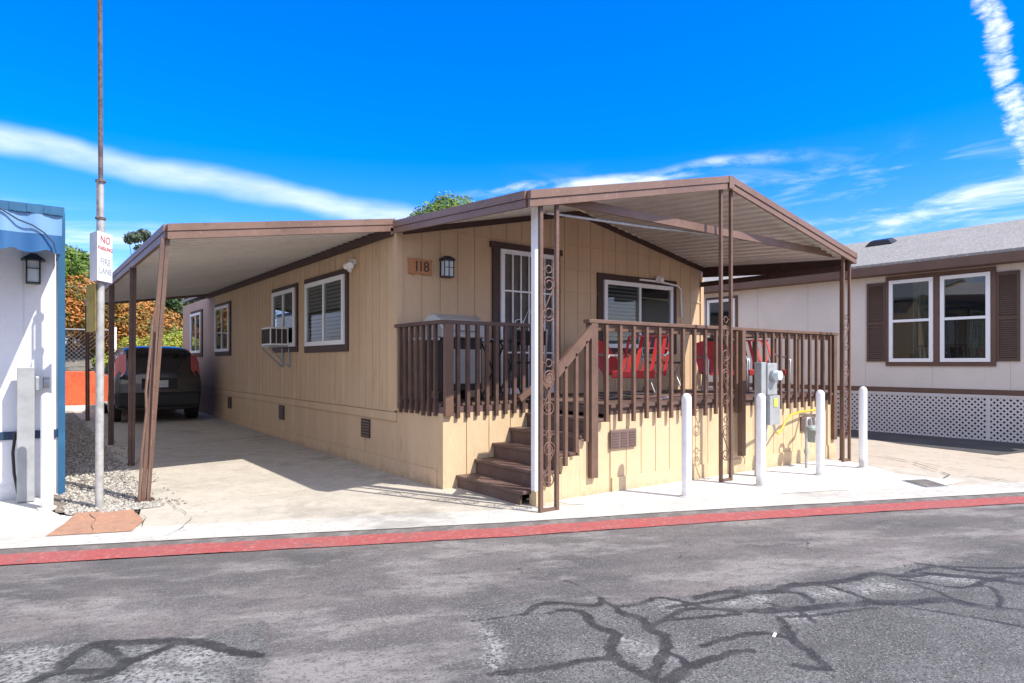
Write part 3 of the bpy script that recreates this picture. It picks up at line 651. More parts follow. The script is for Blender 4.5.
# skirt vents, front door
for yc in (7.98, 11.39, 14.86):
    v = MB(); v.box(XL - .014, XL + .001, yc - .13, yc + .13, .40, .64)
    vo = obj('skirt_vent', v, M['ventdark'], home)
    s = MB()
    for k in range(6): s.box(XL - .02, XL - .0145, yc - .12, yc + .12, .415 + .037 * k, .432 + .037 * k)
    obj('louvre', s, M['grille'], vo)
dt = MB(); dt.box(5.02, 5.13, YF - .03, YF - .001, .93, 2.90); dt.box(6.11, 6.20, YF - .03, YF - .001, .93, 2.90); dt.box(4.98, 6.24, YF - .035, YF - .001, 2.905, 2.985)
door = obj('front_door', MB().box(5.135, 6.105, YF - .012, YF - .002, .94, 2.90), M['doorscreen'], home)
obj('door_trim', dt, M['trim_dark'], door)
gt = MB(); y0, y1 = YF - .05, YF - .02
gt.box(5.14, 5.20, y0, y1, .95, 2.895); gt.box(6.04, 6.10, y0, y1, .95, 2.895); gt.box(5.20, 6.04, y0, y1, 2.835, 2.895); gt.box(5.20, 6.04, y0, y1, .95, 1.03)
for k in range(1, 6):
    x = 5.20 + .84 * k / 6; gt.box(x - .009, x + .009, y0 + .006, y1 - .006, 1.03, 2.835)
gt.box(5.20, 6.04, y0 + .004, y1 - .004, 2.33, 2.352); gt.box(5.20, 6.04, y0 + .004, y1 - .004, 1.50, 1.522)
for cx, sg in ((5.43, 1), (5.81, -1)):
    gt.tube([(cx + sg * .10 * math.cos(t) * (1 - t / 9), y0 + .01, 1.88 + .10 * math.sin(t) * (1 - t / 9)) for t in [k * .35 for k in range(18)]], .006, 5)
gt.tube([(5.48, y0 + .01, 1.85), (5.62, y0 + .01, 2.12), (5.76, y0 + .01, 1.85)], .006, 5)
obj('security_gate', gt, M['white'], door)
# number plaque, lantern, lights
pl = MB()
pp = [(3.77, 2.46), (3.84, 2.445), (3.92, 2.465), (4.0, 2.45), (4.09, 2.455), (4.085, 2.55), (4.095, 2.645), (4.0, 2.635), (3.9, 2.65), (3.80, 2.64), (3.765, 2.645), (3.775, 2.55)]
pl.prism(pp, 'y', YF - .035, YF - .002)
po = obj('number_plaque', pl, M['plaque'], home)
for ch_, x_ in (('1', 3.875), ('1', 3.935), ('8', 4.01)): obj('numeral', text_mb(ch_, .18, (x_, YF - .037, 2.545), (1, 0, 0), (0, 0, 1), .003), M['trim_dark'], po)
ln = MB(); ln.box(4.20, 4.42, YF - .15, YF - .012, 2.66, 2.685); ln.box(4.215, 4.405, YF - .14, YF - .012, 2.42, 2.437)
ln.add([(4.19, YF - .16, 2.686), (4.43, YF - .16, 2.686), (4.43, YF - .01, 2.686), (4.19, YF - .01, 2.686), (4.27, YF - .11, 2.735), (4.35, YF - .11, 2.735), (4.35, YF - .05, 2.735), (4.27, YF - .05, 2.735)], [(0, 1, 5, 4), (1, 2, 6, 5), (2, 3, 7, 6), (3, 0, 4, 7), (4, 5, 6, 7), (0, 3, 2, 1)])
for x in (4.222, 4.31, 4.398):
    ln.box(x - .006, x + .006, YF - .146, YF - .134, 2.437, 2.66)
for x in (4.222, 4.398): ln.box(x - .006, x + .006, YF - .03, YF - .002, 2.437, 2.66)
ln.box(4.228, 4.392, YF - .144, YF - .136, 2.56, 2.568)
_sc = lambda v: (4.29 + (v[0] - 4.31) * .76, YF - .002 + (v[1] - YF + .002) * .8, 2.56 + (v[2] - 2.56) * .85)
ln.v = [_sc(v) for v in ln.v]
lo = obj('wall_lantern', ln, M['black'], home)
lg = MB().box(4.23, 4.39, YF - .134, YF - .03, 2.44, 2.658); lg.v = [_sc(v) for v in lg.v]; obj('lamp_glass', lg, M['lampglass'], lo)
sl = MB(); sl.dome((XL - .03, 8.33, 2.70), .055, '-x'); sl.tube([(XL - .05, 8.33, 2.70), (XL - .10, 8.26, 2.67)], .045, 10); sl.tube([(XL - .05, 8.33, 2.70), (XL - .10, 8.42, 2.67)], .045, 10); sl.box(XL - .06, XL - .001, 8.28, 8.38, 2.70, 2.76)
sl.tube([(XL - .05, 8.33, 2.68), (XL - .08, 8.33, 2.60)], .03, 10)
obj('security_light', sl, M['white'], home)
cd = MB(); cd.tube([(7.85, YF - .045, 2.69), (8.3, YF - .045, 2.69), (8.78, YF - .045, 2.655), (8.86, YF - .045, 2.60), (8.88, YF - .045, 2.15)], .017, 8)
cd.dome((8.27, YF - .06, 2.72), .06, '-y'); cd.tube([(8.27, YF - .07, 2.72), (8.27, YF - .15, 2.70)], .045, 10)
obj('porch_light_conduit', cd, M['white'], home)

# ------------------------------------------------------------------ carport
cp = thing('carport', 'long brown metal carport with pale ribbed ceiling attached to the tan home', 'carport', (1.12, 7.2, 0))
CX0, CX1, CY0, CY1 = 1.17, 3.60, 7.17, 16.8
def cz(x): return 2.66 + (x - CX0) * (3.03 - 2.66) / (CX1 - CX0)
rp = MB(); y = CY0 + .05
rp.hexa([(CX0 + .03, CY0 + .03, cz(CX0)), (CX1, CY0 + .03, cz(CX1)), (CX1, CY1 - .02, cz(CX1)), (CX0 + .03, CY1 - .02, cz(CX0))] + [(CX0 + .03, CY0 + .03, cz(CX0) + .03), (CX1, CY0 + .03, cz(CX1) + .03), (CX1, CY1 - .02, cz(CX1) + .03), (CX0 + .03, CY1 - .02, cz(CX0) + .03)])
k = 0
while y < CY1 - .1:
    w = .022
    rp.hexa([(CX0 + .04, y, cz(CX0) - .022), (CX1, y, cz(CX1) - .022), (CX1, y + w, cz(CX1) - .022), (CX0 + .04, y + w, cz(CX0) - .022), (CX0 + .04, y - .01, cz(CX0)), (CX1, y - .01, cz(CX1)), (CX1, y + w + .01, cz(CX1)), (CX0 + .04, y + w + .01, cz(CX0))])
    y += .205
obj('roof_panel', rp, M['panroof'], cp)
fs = MB()
A = (CX0, CY0, cz(CX0)); B = (CX1 + .03, CY0, cz(CX1 + .03))
fs.beam(A, B, -.075, .0, .04); fs.beam(A, B, .004, .075, .06)
A2 = (CX0, CY0 + .03, cz(CX0)); B2 = (CX0, CY1, cz(CX0))
fs.beam(A2, B2, -.075, .0, .04); fs.beam(A2, B2, .004, .075, .06)
fs.beam((CX0, CY1, cz(CX0)), (CX1, CY1, cz(CX1)), -.07, .06, .04)
obj('fascia', fs, M['fascia'], cp)
def post(x, y, xt, z1, sp=.042):
    z0 = G(x, y) + .018; d = .055; mb = MB()
    for s in (-1, 1):
        mb.hexa([(x + s * sp - .018, y - .02, z0), (x + s * sp + .018, y - .02, z0), (x + s * sp + .018, y + .02, z0), (x + s * sp - .018, y + .02, z0),
                 (xt + s * sp - .018, y - .02, z1), (xt + s * sp + .018, y - .02, z1), (xt + s * sp + .018, y + .02, z1), (xt + s * sp - .018, y + .02, z1)])
    return mb
for i, (yy, x0, x1) in enumerate([(7.22, .985, 1.16), (9.65, 1.16, 1.18), (12.05, 1.17, 1.18), (16.66, 1.19, 1.18)]):
    p = obj('support_post', post(x0, yy, x1, cz(CX0) - .06, .022 if i == 0 else .020), M['rail'] if i == 0 else M['brown'], cp)
    if i == 0:
        w = MB(); z0 = .03
        w.tube([(.93, 7.19, .05), (.95, 7.18, .5), (.99, 7.17, .9), (.985, 7.17, 1.1), (1.02, 7.18, 1.45), (1.04, 7.18, 1.75), (1.08, 7.18, 1.95)], .013, 6)
        w.tube([(1.00, 7.19, .05), (1.03, 7.18, .6), (1.05, 7.17, 1.1), (1.08, 7.17, 1.7)], .01, 6)
        obj('cable', w, M['fascia'], p)
        obj('foot_plate', MB().box(.90, 1.06, 7.16, 7.28, .02, .05), M['brown'], p)

# ------------------------------------------------------------------ porch deck
FX0, FX1, FY, DZ = 3.80, 9.62, 4.85, .93
dk = thing('porch', 'raised front porch with cream skirt, brown baluster railing and side stairs', 'porch', (XL, 4.85, 0))
fl = MB()
y = 6.10
while y < YF - .14: fl.box(XL + .01, FX1 - .01, y, y + .135, DZ - .03, DZ); y += .14
y = FY + .02
while y < 6.08: fl.box(5.0, FX1 - .01, y, y + .135, DZ - .03, DZ); y += .14
obj('deck_floor', fl, M['deckfloor'], dk)
rim = MB()
rim.box(4.95, FX1, FY - .002, FY + .035, .83, DZ - .032); rim.box(XL + .0, 4.95, 6.035, 6.07, .83, DZ - .032)
rim.box(XL - .0, XL + .035, 6.07, YF - .02, .83, DZ - .032); rim.box(FX1 - .035, FX1, FY + .036, YF, .83, DZ - .032)
rim.box(4.95, 4.985, FY + .036, 6.034, .83, DZ - .032)
rim.box(4.93, FX1 + .02, FY - .03, FY - .003, DZ - .03, DZ + .005)
obj('rim_board', rim, M['step'], dk)
# skirts
sk = wall_y(4.95, FX1, FY, -.12, .828, .235, .01, .012)
sk2 = wall_y(XL - .002, 4.95, 6.036, -.02, .828, .30, .01, .012, th=.014); obj('rear_skirt', sk2, M['skirt'], dk)
obj('skirt', sk, M['skirt'], dk)
obj('side_skirt', wall_x(6.052, YF - .002, XL, -.02, .828, 1.2, .006), M['siding'], dk)
obj('side_skirt', wall_x(FY + .085, YF - .002, FX1, -.12, .828, .235, .01, .012, out=1), M['skirt'], dk)
# base trim of the front skirt
bt = MB(); bt.box(4.96, FX1, FY - .016, FY - .001, -.12, .17); obj('base_board', bt, M['skirt'], dk)
# stairs rising to the right
SX = [3.80, 4.04, 4.28, 4.52, 4.76]; SZ = [.155, .31, .47, .63, .79]
for i, (x, z) in enumerate(zip(SX, SZ)):
    st = MB(); zb = -.02 if i == 0 else SZ[i - 1] - .0
    st.box(x + .012, x + .04, 4.93, 6.035, zb, z - .035)
    tr = MB(); tr.box(x - .012, x + .262, 4.90 if i else 4.88, 6.036, z - .034, z)
    s_ = obj('stair_step', st, M['step'], dk); obj('tread', tr, M['step'], s_, bevel=.006)
# stair end wall (stepped cream skirt on the street side)
se = MB()
for i, (x, z) in enumerate(zip(SX, SZ)):
    if i == 0: se.box(3.90, 4.05, 4.862, 4.895, -.02, .12)
    else: se.box(x, x + .238, 4.862, 4.895, -.02, z - .036)
obj('stair_skirt', se, M['skirt'], dk)
# railings
def balusters(parent, line, z0, z1, w=.036, m=None):
    for (x, y) in line:
        dz = random.uniform(-.012, .012)
        b = MB(); b.box(x - w / 2, x + w / 2, y - w / 2, y + w / 2, z0 + dz, z1); obj('baluster', b, m or M['rail'], parent)
def rng(a, b, s):
    out = []; x = a
    while x <= b + 1e-6: out.append(x); x += s
    return out
r1 = MB(); r1.box(4.60, FX1 + .03, FY - .05, FY + .045, 1.775, 1.815); r1.box(4.72, FX1, FY - .012, FY + .012, 1.70, 1.774)
rl = obj('railing', r1, M['rail'], dk, bevel=.006)
pn = MB(); pn.box(4.635, 4.725, FY - .045, FY + .045, .20, 1.774); obj('newel_post', pn, M['rail'], rl)
pn = MB(); pn.box(7.13, 7.20, FY - .115, FY - .045, .22, 1.774); obj('newel_post', pn, M['rail'], rl)
pn = MB(); pn.box(FX1 - .10, FX1 - .01, FY - .045, FY + .045, .25, 1.774); obj('newel_post', pn, M['rail'], rl)
bx_ = [x for x in rng(4.83, 7.2, .205)] + [x for x in rng(7.52, 9.50, .185)]
balusters(rl, [(x, FY - .055) for x in bx_], .76, 1.76)
# right side railing
r2 = MB(); r2.box(FX1 - .045, FX1 + .03, FY + .05, YF - .02, 1.775, 1.815); rr = obj('railing', r2, M['rail'], dk)
balusters(rr, [(FX1 + .022, y) for y in rng(FY + .2, YF - .15, .19)], .76, 1.76)
# left side railing + notch rear railing
r3 = MB(); r3.box(XL - .05, XL + .03, 5.99, YF - .02, 1.79, 1.83); rs = obj('railing', r3, M['brown'], dk)
balusters(rs, [(XL - .022, y) for y in rng(6.16, 7.04, .135)], .79, 1.788, m=M['brown'])
r4 = MB(); r4.box(XL + .032, 4.93, 5.99, 6.065, 1.79, 1.83); rb = obj('railing', r4, M['brown'], dk)
pn = MB(); pn.box(XL + .0, XL + .10, 5.985, 6.035, .80, 1.788); obj('newel_post', pn, M['rail'], rb)
pn = MB(); pn.box(4.86, 4.94, 6.0, 6.06, .95, 1.788); obj('newel_post', pn, M['rail'], rb)
balusters(rb, [(x, 6.012) for x in rng(3.80, 4.84, .128)], .78, 1.788, .04, M['brown'])
# sloped handrail on the street side of the stairs
hr = MB(); hr.bar((4.66, FY - .03, 1.72), (4.02, FY - .03, 1.14), .04, .10); ho = obj('handrail', hr, M['rail'], dk)
for x, zb in ((4.07, .19), (4.29, .36), (4.43, .48), (4.57, .58)):
    b = MB(); b.box(x - .018, x + .018, FY - .05, FY - .012, zb, 1.72 - (4.66 - x) * .906 - .05); obj('baluster', b, M['rail'], ho)
hr = MB(); hr.bar((4.98, 5.98, 1.18), (4.62, 5.98, .95), .035, .07); obj('grab_rail', hr, M['rail'], dk)
# skirt vents
for xa, xb, za, zb in ((4.93, 5.32, .47, .67), (8.66, 9.04, .42, .62)):
    v = MB(); v.box(xa, xb, FY - .028, FY - .001, za, zb); vo = obj('skirt_vent', v, M['grille'], dk, bevel=.01)
    s = MB()
    for q in range(3):
        for k in range(6): s.box(xa + .02 + q * .125, xa + .115 + q * .125, FY - .034, FY - .0285, za + .02 + .028 * k, za + .033 + .028 * k)
    obj('louvre', s, M['step'], vo)

# ------------------------------------------------------------------ porch canopy
cn = thing('porch_canopy', 'brown gabled metal canopy with pale ribbed ceiling on scrolled iron posts over the porch', 'canopy', (3.6, 4.5, 0))
KX0, KX1, KXM, KY0, KY1 = 3.58, 9.52, 6.52, 4.50, 7.06
def kz(x, y):
    z = 2.885 + (x - KX0) * (3.515 - 2.885) / (KXM - KX0) if x <= KXM else 3.515 - (x - KXM) * (3.515 - 2.925) / (KX1 - KXM)
    return z + .068 * (y - KY0)
kp = MB()
for xa, xb in ((KX0 + .03, KXM), (KXM, KX1 - .03)):
    c = [(xa, KY0 + .03), (xb, KY0 + .03), (xb, KY1), (xa, KY1)]
    kp.hexa([(x, y, kz(x, y) - .075) for x, y in c] + [(x, y, kz(x, y) - .04) for x, y in c])
for xr in rng(KX0 + .12, KX1 - .1, .15):
    if abs(xr - KXM) < .04: continue
    w = .018
    kp.hexa([(xr, KY0 + .04, kz(xr, KY0) - .098), (xr + w, KY0 + .04, kz(xr + w, KY0) - .098), (xr + w, KY1, kz(xr + w, KY1) - .098), (xr, KY1, kz(xr, KY1) - .098),
             (xr - .012, KY0 + .04, kz(xr - .012, KY0) - .072), (xr + w + .012, KY0 + .04, kz(xr + w + .012, KY0) - .072), (xr + w + .012, KY1, kz(xr + w + .012, KY1) - .072), (xr - .012, KY1, kz(xr - .012, KY1) - .072)])
obj('roof_panel', kp, M['panroof'], cn)
kf = MB()
for xa, xb in ((KX0, KXM), (KXM, KX1)):
    A = (xa, KY0, kz(xa, KY0)); B = (xb, KY0, kz(xb, KY0))
    kf.beam(A, B, -.145, -.078, .03); kf.beam(A, B, -.074, .0, .055)
for x in (KX0, KX1):
    A = (x, KY0 + .03, kz(x, KY0 + .03)); B = (x, KY1, kz(x, KY1))
    kf.beam(A, B, -.145, -.078, .03); kf.beam(A, B, -.074, .0, .055)
kf.box(KXM - .045, KXM + .045, KY0 - .035, KY0 - .028, kz(KXM, KY0) - .15, kz(KXM, KY0) - .005)
obj('fascia', kf, M['fascia'], cn)
wf = MB()
for xa, xb in ((KX0 + .1, KXM), (KXM, KX1 - .05)):
    wf.beam((xa, KY1 - .03, kz(xa, KY1)), (xb, KY1 - .03, kz(xb, KY1)), -.175, -.10, .03)
obj('wall_ledger', wf, M['trim_dark'], cn)
tb = MB(); tb.prism([(3.88, 2.885), (9.36, 2.885), (8.93, 2.97), (4.29, 2.97)], 'y', 4.70, 4.74); obj('tie_beam', tb, M['fascia'], cn)
tb = MB(); tb.box(KX1 - .14, KX1 - .08, 4.66, 7.05, 2.68, 2.76); tb.beam((KX1 - .06, 4.56, kz(KX1 - .06, 4.56)), (KX1 - .06, 7.05, kz(KX1 - .06, 7.05)), -.26, -.10, .05); obj('side_beam', tb, M['trim_dark'], cn)
tb = MB(); tb.tube([(4.02, 4.78, 2.80), (5.4, 4.78, 2.84), (6.6, 4.78, 2.90)], .014, 8); obj('conduit', tb, M['galv'], cn)
def scroll_post(x, y, z0, z1, w, zs, mir=1):
    m_ = MB(); b = .017
    m_.box(x - b, x + b, y - b, y + b, z0, z1(x)); m_.box(x + w - b, x + w + b, y - b, y + b, z0, z1(x + w)); m_.box(x + b, x + w - b, y - .012, y + .012, z0, z0 + .035)
    p = obj('scroll_post', m_, M['rail'], cn)
    cx = x + w / 2; r0 = w / 2 - .022
    for zc in zs:
        s = MB()
        top = Vector((cx, y, zc + .135)); bot = Vector((cx, y, zc - .135)); pts = []
        for sg, c, rev in ((1, top, False), (-1, bot, True)):
            a = []
            for k in range(26):
                t = k / 25 * 2 * PI * 1.45
                r = r0 * (1 - .62 * k / 25)
                a.append(c + Vector((mir * sg * r * math.cos(t), 0, sg * (-r) * math.sin(t) * -1)))
            pts.append(a)
        s.tube(pts[0], .0065, 5); s.tube(pts[1], .0065, 5)
        s.tube([pts[0][0], (pts[0][0] + pts[1][0]) / 2 + Vector((0, 0, 0)), pts[1][0]], .0065, 5)
        s.tube([Vector((cx + .035 * math.cos(a), y, zc + .27 + .035 * math.sin(a))) for a in [q * PI / 6 for q in range(12)]], .006, 5, closed=True)
        for sx in (-1, 1): s.tube([Vector((cx + sx * .035, y, zc + .27)), Vector((cx + sx * (w / 2 - .012), y, zc + .27))], .005, 5)
        obj('scrollwork', s, M['iron'], p)
    return p
ut = lambda y: (lambda x: kz(x, y) - .10)
scroll_post(3.75, 4.545, G(4, 4.6) + .02, ut(4.55), .19, (.45, 1.10, 1.95))
scroll_post(6.42, 4.545, G(6.5, 4.6) + .02, ut(4.55), .19, (.45, 1.10, 1.60), -1)
scroll_post(9.25, 4.545, G(9, 4.6) + .02, ut(4.55), .18, (.5, 1.10, 1.75))
ex = MB(); ex.box(9.455, 9.49, 4.66, 4.695, G(9.4, 4.6) + .02, kz(9.46, 4.65) - .10); ex.box(9.44, 9.56, 4.60, 4.70, G(9.4, 4.6) + .015, G(9.4, 4.6) + .03); obj('corner_post', ex, M['rail'], cn)
wp = MB(); wp.box(3.89, 3.975, 4.80, 4.86, .157, kz(3.9, 4.8) - .10); obj('white_post', wp, M['white'], cn, bevel=.005)
wb = MB(); wb.box(3.89, 4.0, 4.78, 4.855, .02, .155); obj('post_block', wb, M['skirt'], cn)

# ------------------------------------------------------------------ porch furniture
def red_chair(slats):
    t = thing('patio_chair', '', 'chair', (0, 0, 0), 0, 'red metal patio chairs on the porch')
    s = MB(); s.hexa([(-.26, -.26, .33), (.26, -.26, .33), (.24, .20, .27), (-.24, .20, .27), (-.26, -.26, .35), (.26, -.26, .35), (.24, .20, .29), (-.24, .20, .29)]); s.box(-.26, .26, -.285, -.262, .26, .345)
    obj('seat', s, M['red'], t, local=True, bevel=.01)
    b = MB(); P = lambda x, h, d=0: (x, .20 + h * .38 + d, .29 + h * 0.50)
    if slats:
        b.bar(P(-.27, 0), P(-.27, 1), .03, .02); b.bar(P(.27, 0), P(.27, 1), .03, .02); b.bar(P(-.285, 1), P(.285, 1), .05, .025); b.bar(P(-.27, .06), P(.27, .06), .04, .02)
        for k in range(5):
            x = -.2 + .1 * k; b.hexa([P(x - .022, .05, 0), P(x + .022, .05, 0), P(x + .022, .05, .012), P(x - .022, .05, .012), P(x - .022, .98, 0), P(x + .022, .98, 0), P(x + .022, .98, .012), P(x - .022, .98, .012)])
    else:
        xs_ = [-.27, -.2, -.1, 0, .1, .2, .27]; prof = [.80, .93, .99, 1.0, .99, .93, .80]
        for i in range(6):
            a, c = xs_[i], xs_[i + 1]; da = .05 * (a / .27) ** 2; dc = .05 * (c / .27) ** 2
            b.hexa([P(a, 0, -da), P(c, 0, -dc), P(c, 0, .015 - dc), P(a, 0, .015 - da), P(a, prof[i], -da), P(c, prof[i + 1], -dc), P(c, prof[i + 1], .015 - dc), P(a, prof[i], .015 - da)])
    obj('backrest', b, M['red'], t, local=True)
    for sg in (-1, 1):
        f = MB(); x = sg * .30
        f.tube([(x, .34, .58), (x, .1, .53), (x, -.26, .53), (x, -.33, .48), (x, -.30, .02), (x, -.22, .015), (x, .32, .015)], .014, 7)
        obj('arm_frame', f, M['chrome'], t, local=True)
    return t
c0 = red_chair(False); c0['label'] = 'red shell-back metal patio chair nearest the front door, left of the slatted red chair'
c0.location = (6.55, 6.15, DZ); c0.rotation_euler = (0, 0, R(10))
c1 = red_chair(True); c1['label'] = 'sunlit red slat-back patio chair in front of the sliding window'
c1.location = (6.05, 5.45, DZ); c1.rotation_euler = (0, 0, R(-62))
c2 = copy_tree(c0); c2['label'] = 'dark red shell-back patio chair right behind the middle scrolled post'
c2.location = (8.4, 5.95, DZ); c2.rotation_euler = (0, 0, R(-35))
c3 = copy_tree(c1); c3['label'] = 'red slat-back patio chair behind the electric meter at the right of the porch'
c3.location = (8.75, 5.5, DZ); c3.rotation_euler = (0, 0, R(-40))
def folding_chair():
    t = thing('folding_chair', '', 'chair', (0, 0, 0), 0, 'black folding chairs on the porch')
    obj('seat', MB().box(-.20, .20, -.20, .20, .43, .46), M['black'], t, local=True, bevel=.01)
    b = MB(); b.hexa([(-.21, .20, .66), (.21, .20, .66), (.21, .22, .66), (-.21, .22, .66), (-.21, .24, .84), (.21, .24, .84), (.21, .26, .84), (-.21, .26, .84)]); obj('backrest', b, M['black'], t, local=True)
    for sg in (-1, 1):
        f = MB(); x = sg * .21; f.tube([(x, .26, .86), (x, .18, .46), (x, -.24, .012)], .012, 7); obj('leg', f, M['chrome'] , t, local=True)
        f = MB(); f.tube([(x * .93, -.18, .45), (x * .93, .26, .012)], .012, 7); obj('leg', f, M['chrome'], t, local=True)
    return t
f0 = folding_chair(); f0['label'] = 'black folding chair with metal legs between the window and the middle scrolled post'; f0.location = (7.25, 6.1, DZ); f0.rotation_euler = (0, 0, R(-25))
f1 = copy_tree(f0); f1['label'] = 'black folding chair at the far right end of the porch'; f1.location = (8.8, 6.3, DZ); f1.rotation_euler = (0, 0, R(-60))
# bistro table by the door
bt_ = thing('bistro_table', 'small black folding table with crossed legs beside the front door', 'table', (4.78, 6.55, DZ), R(12))
obj('tabletop', MB().cyl(0, 0, .70, .72, .28, 24), M['black'], bt_, local=True)
for sg in (-1, 1):
    f = MB(); f.tube([(-.2, sg * .16, .70), (.22, sg * .16, .01)], .012, 7); obj('leg', f, M['black'], bt_, local=True)
    f = MB(); f.tube([(.2, sg * .13, .70), (-.22, sg * .13, .01)], .012, 7); obj('leg', f, M['black'], bt_, local=True)
f2 = copy_tree(f0); f2['label'] = 'black folding chair against the security door, right of the bistro table'; f2.location = (5.22, 6.6, DZ); f2.rotation_euler = (0, 0, R(150))
# barbecue
bq = thing('barbecue_grill', 'black cart barbecue with silver hood in the left corner of the porch', 'barbecue', (4.12, 6.62, DZ))
obj('cart', MB().box(-.28, .28, -.20, .20, .12, .72), M['black'], bq, local=True, bevel=.01)
obj('door', MB().box(-.25, .25, -.225, -.203, .2, .60), M['meterbox'], bq, local=True, bevel=.005)
hd = MB(); prof = [(-.24, .73), (-.24, .84), (-.18, .95), (-.06, 1.01), (.08, 1.01), (.20, .93), (.24, .84), (.24, .73)]
hd.prism(prof, 'x', -.30, .30); ho = obj('hood', hd, M['cover'], bq, local=True, bevel=.015)
obj('handle', MB().tube([(-.2, -.27, .82), (.2, -.27, .82)], .012, 8), M['chrome'], ho, local=True)
for sg in (-1, 1): obj('side_shelf', MB().box(min(sg * .29, sg * .50), max(sg * .29, sg * .50), -.18, .18, .70, .73), M['cover'], bq, local=True)
for sx in (-1, 1):
    for sy in (-1, 1): obj('wheel', MB().tube([(sx * .25 - .02, sy * .17, .06), (sx * .25 + .02, sy * .17, .06)], .058, 14), M['tyre'], bq, local=True)
# leaning board behind
bd = obj('wooden_board', MB().hexa([(4.52, 6.95, DZ + .01), (4.70, 6.95, DZ + .01), (4.70, 6.98, DZ + .01), (4.52, 6.98, DZ + .01), (4.52, 7.05, DZ + .88), (4.70, 7.05, DZ + .88), (4.70, 7.08, DZ + .88), (4.52, 7.08, DZ + .88)]), M['skirt'], None)
tag(bd, 'narrow tan board leaning on the front wall between barbecue and door', 'board')

# ------------------------------------------------------------------ bollards, meters
BL = ['white steel bollard by the porch skirt vent, left of the middle scrolled post', 'white steel bollard standing right in front of the electric meter pedestal',
      'white steel bollard in front of the gas meter and yellow pipe', 'white steel bollard at the right end of the porch beside the corner scroll post', 'white steel bollard beside the grey meter pedestal of the white house at far left']
b0 = None
for (x, y, h), l in zip([(5.39, 4.22, 1.05), (6.58, 4.14, 1.03), (7.86, 4.14, 1.05), (8.92, 4.12, 1.08), (.215, 7.42, 1.07)], BL):
    z = G(x, y) + .02
    if b0 is None:
        b0 = obj('bollard', MB().tube([(0, 0, 0), (0, 0, .985)], .05, 24, caps=False).dome((0, 0, .985), .05, flat=1.0), M['bollard']); b = b0
        ba = obj('base_collar', MB().cyl(0, 0, -.01, .012, .075, 24), M['walk'], b0, local=True)
    else:
        b = b0.copy(); C.objects.link(b); q = ba.copy(); C.objects.link(q); q.parent = b
    b.location = (x, y, z); b.scale = (1, 1, h / 1.035); tag(b, l, 'bollard', 'white bollards')
mp = thing('electric_meter_pedestal', 'grey electric meter pedestal with round glass meter in front of the porch', 'electric meter', (7.05, 4.42, -.01))
z0 = G(7, 4.4) + .02
obj('pedestal', MB().box(7.12, 7.22, 4.47, 4.57, z0, 1.38), M['meterbox'], mp, bevel=.008)
pb = obj('meter_box', MB().box(7.222, 7.43, 4.45, 4.57, .98, 1.37), M['meterbox'], mp, bevel=.01)
mt = MB(); mt.tube([(7.33, 4.448, 1.22), (7.33, 4.41, 1.22)], .078, 24); obj('meter_ring', mt, M['galv'], pb)
mt = MB(); mt.tube([(7.33, 4.409, 1.22), (7.33, 4.35, 1.22)], [.064, .056], 24); obj('meter_dial', mt, M['lampglass'], pb)
lb = obj('breaker_panel', MB().box(7.222, 7.44, 4.42, 4.56, .62, .975), M['meterbox'], mp, bevel=.006)
obj('label_plate', MB().box(7.30, 7.38, 4.413, 4.419, .84, .94), M['label_y'], lb)
mp2 = thing('electric_meter_pedestal', 'grey electric meter pedestal against the white house wall at the left edge', 'electric meter', (.09, 7.9, 0))
obj('pedestal', MB().box(-.01, .13, 7.86, 8.02, .03, 1.33), M['meterbox'], mp2, bevel=.008)
pb2 = obj('meter_box', MB().box(.132, .20, 7.9, 8.0, 1.10, 1.24), M['galv'], mp2, bevel=.01)
mt = MB(); mt.tube([(.201, 7.95, 1.18), (.25, 7.95, 1.18)], .055, 18)
for k in range(3): mt.tube([(.21 + .015 * k, 7.95, 1.18), (.214 + .015 * k, 7.95, 1.18)], .064, 18)
obj('meter_dial', mt, M['galv'], pb2)
cb_ = MB(); cb_.tube([(-.02, 7.95, .70), (-.04, 7.96, .5), (-.03, 7.96, .3), (.0, 7.95, .1), (.02, 7.93, .03)], .014, 7); obj('cable', cb_, M['black'], mp2)

gm = thing('gas_meter', 'small grey gas meter with pipes beside the yellow pipe at the porch skirt', 'gas meter', (8.45, 4.55, -.01))
q = MB(); q.tube([(8.373, 4.55, .46), (8.527, 4.55, .46)], .085, 18); q.box(8.38, 8.52, 4.485, 4.615, .32, .452); obj('meter_body', q, M['gasgrey'], gm)
q = MB(); q.dome((8.300, 4.50, .52), .06, 'z', flat=.5); q.cyl(8.300, 4.50, .49, .52, .065); obj('regulator', q, M['gasgrey'], gm)
q = MB(); q.tube([(8.280, 4.55, -.01), (8.280, 4.55, .60), (8.300, 4.55, .64), (8.380, 4.55, .64), (8.400, 4.55, .60), (8.400, 4.55, .52)], .018, 8); q.tube([(8.500, 4.55, .52), (8.500, 4.55, .62), (8.540, 4.55, .66), (8.640, 4.6, .66), (8.660, 4.75, .66), (8.660, 4.88, .66)], .018, 8)
q.box(8.255, 8.305, 4.53, 4.57, .18, .24); obj('pipe', q, M['galv'], gm)
yp = thing('gas_hose', 'bright yellow pipe running along the porch skirt by the gas meter', 'pipe', (7.6, 4.7, .6))
obj('yellow_pipe', MB().tube([(7.80, 4.70, .50), (7.84, 4.69, .46), (7.92, 4.69, .50), (8.02, 4.70, .58), (8.18, 4.71, .68), (8.35, 4.72, .70), (8.6, 4.75, .71), (9.0, 4.80, .71)], .014, 10), M['yellow'], yp)
obj('grey_pipe', MB().tube([(7.45, 4.62, .60), (7.60, 4.64, .62), (7.72, 4.68, .60), (7.80, 4.70, .50)], .018, 10), M['galv'], yp)
